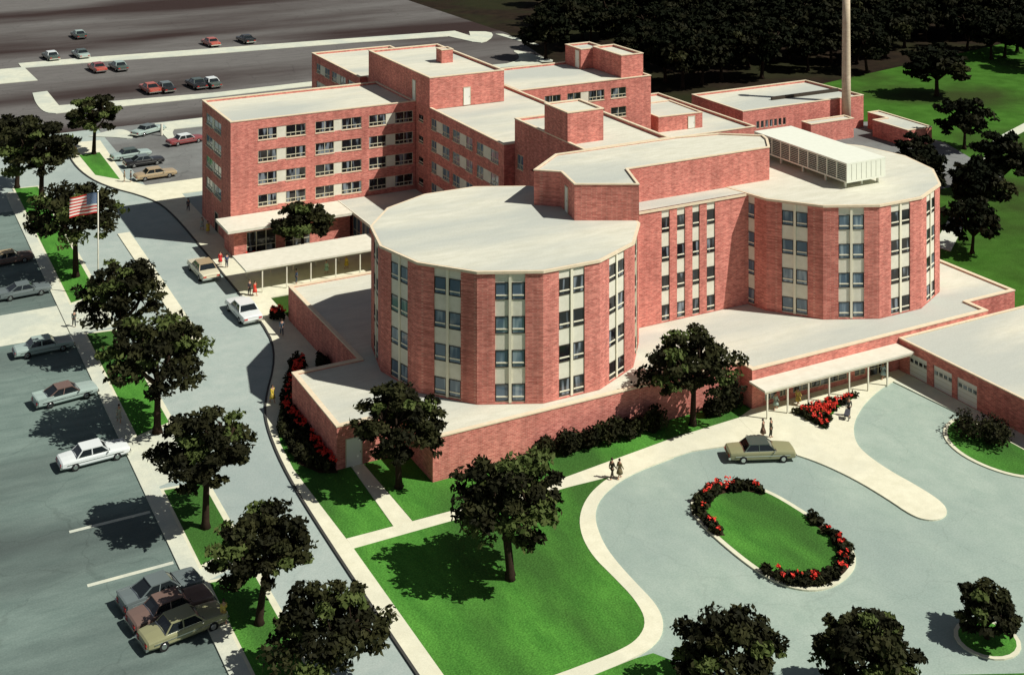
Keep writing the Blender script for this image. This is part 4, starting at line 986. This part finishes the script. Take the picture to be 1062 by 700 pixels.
PEOPLE = [  # x, y, heading, pose, coat, lower, skirt?, label
    (-2.2, 62.9, -90, 'stand', (.55, .03, .03), (.5, .03, .03), 1, 'person in a red dress on the pavement by the cream sedan'),
    (-1.7, 61.6, 100, 'stand', (.05, .08, .16), (.03, .04, .07), 0, 'person in a dark blue suit on the pavement by the cream sedan'),
    (-1.3, 50.4, -60, 'walk', (.62, .05, .03), (.6, .05, .03), 1, 'person in a bright red outfit in front of the covered walk'),
    (-1.8, 51.0, -70, 'stand', (.06, .05, .06), (.04, .04, .05), 0, 'person in a dark suit at the open end of the covered walk'),
    (-.7, 78.0, -80, 'walk', (.42, .46, .42), (.35, .38, .36), 1, 'person in a pale grey coat on the pavement beside the ward wing'),
    (-.4, 76.0, -80, 'stand', (.55, .42, .06), (.5, .38, .06), 1, 'person in a yellow dress on the shaded pavement beside the ward wing'),
    (-.3, 87.6, -90, 'walk', (.07, .08, .10), (.05, .05, .07), 0, 'person in dark clothes alone at the far end of the shaded pavement'),
    (4.5, 51.9, 0, 'stand', (.06, .10, .18), (.04, .06, .1), 0, 'person in a navy suit under the covered walk'),
    (9.0, 53.4, 10, 'walk', (.28, .42, .30), (.25, .4, .28), 1, 'person in a pale green dress under the covered walk'),
    (11.9, 53.9, 0, 'walk', (.55, .40, .05), (.5, .36, .05), 1, 'person in a yellow coat under the covered walk near the link block'),
    (-2.1, 37.3, 80, 'walk', (.06, .09, .12), (.05, .06, .08), 0, 'person in dark blue walking on the shaded pavement by the low wall'),
    (-8.1, 21.6, -70, 'walk', (.58, .44, .06), (.5, .38, .05), 1, 'person in yellow on the bend of the pavement beside the long flower bed'),
    (-22.5, 50.9, 90, 'walk', (.06, .08, .07), (.04, .05, .05), 0, 'person in dark green at the cream driveway crossing'),
    (-22.0, -11.0, 90, 'walk', (.55, .42, .10), (.45, .3, .08), 1, 'person in yellow on the car park walk beside the olive car'),
    (-22.6, 24.5, 90, 'walk', (.42, .44, .34), (.35, .36, .28), 1, 'person in pale clothes on the car park walk near the big tree'),
    (-9.9, 127.2, -90, 'walk', (.50, .36, .08), (.4, .28, .06), 1, 'person in yellow by the round tree at the small car park'),
    (-5.6, 107.4, 0, 'stand', (.34, .30, .20), (.3, .26, .18), 0, 'person in tan at the pavement corner left of a person in grey'),
    (-4.7, 106.9, 180, 'stand', (.12, .12, .12), (.08, .08, .08), 0, 'person in grey at the pavement corner next to the tan sedan'),
    (14.2, -6.9, 10, 'walk', (.05, .045, .03), (.04, .03, .02), 0, 'person in black, left of the pair on the front path'),
    (14.8, -7.2, 10, 'walk', (.20, .16, .08), (.15, .12, .06), 1, 'person in brown, right of the pair on the front path'),
    (30.9, -7.2, -60, 'stand', (.12, .08, .05), (.1, .06, .04), 1, 'person in brown, left of the pair behind the dark olive sedan'),
    (31.6, -7.5, -60, 'stand', (.05, .05, .03), (.04, .04, .03), 0, 'person in dark clothes, right of the pair behind the dark olive sedan'),
    (41.2, -7.6, 215, 'walk', (.06, .07, .06), (.05, .05, .05), 0, 'person in dark clothes pushing a small pushchair on the plaza'),
    (35.7, -3.2, 0, 'walk', (.34, .42, .36), (.3, .38, .32), 1, 'person in pale green under the left end of the lobby canopy'),
    (38.3, -3.5, 10, 'walk', (.55, .42, .10), (.5, .36, .08), 1, 'person in yellow under the lobby canopy'),
    (50.1, -3.0, 0, 'walk', (.35, .45, .45), (.3, .4, .4), 1, 'person in pale blue at the glass lobby doors'),
]
for i, (x, y, hd, ps, cc_, lc_, skt, lb) in enumerate(PEOPLE):
    o = thing('person', lb, 'person', (x, y, .13), R(hd)); s = 1.0 if skt else 1.04; o.scale = (s, s, s)
    pm_ = PM[ps]; link('body', pm_['body'], o); link('hair', pm_['hair'], o)
    for nm, c_ in (('coat', cc_), ('skirt' if skt else 'trousers', lc_)):
        q = link(nm, pm_[nm], o); q.material_slots[0].link = 'OBJECT'; q.material_slots[0].material = cloth(c_)
ps_ = thing('pushchair', 'small dark pushchair pushed along the plaza before the lobby', 'pushchair', (40.55, -8.05, .145), R(215))
b = MB(); loft(b, [[(-.3, -.2, .4), (-.3, .2, .4), (.32, .2, .34), (.32, -.2, .34)], [(-.42, -.23, .8), (-.42, .23, .8), (.4, .22, .55), (.4, -.22, .55)]]); b.build('seat', [cloth((.06, .06, .07))], ps_)
b = MB(); b.tube([(-.3, .2, .4), (-.62, .2, .98), (-.62, -.2, .98), (-.3, -.2, .4)], [.02] * 4, 6); b.build('handle', M['chrome'], ps_)
for x in (-.28, .3):
    for s in (-1, 1):
        b = MB(); b.tube([(x, s * .24 - .02, .12), (x, s * .24 + .02, .12)], [.12, .12], 10); b.build('wheel', M['tyre'], ps_)
        b = MB(); b.tube([(x, s * .22, .12), (x * .8, s * .19, .42)], [.015, .015], 5); b.build('strut', M['chrome'], ps_)
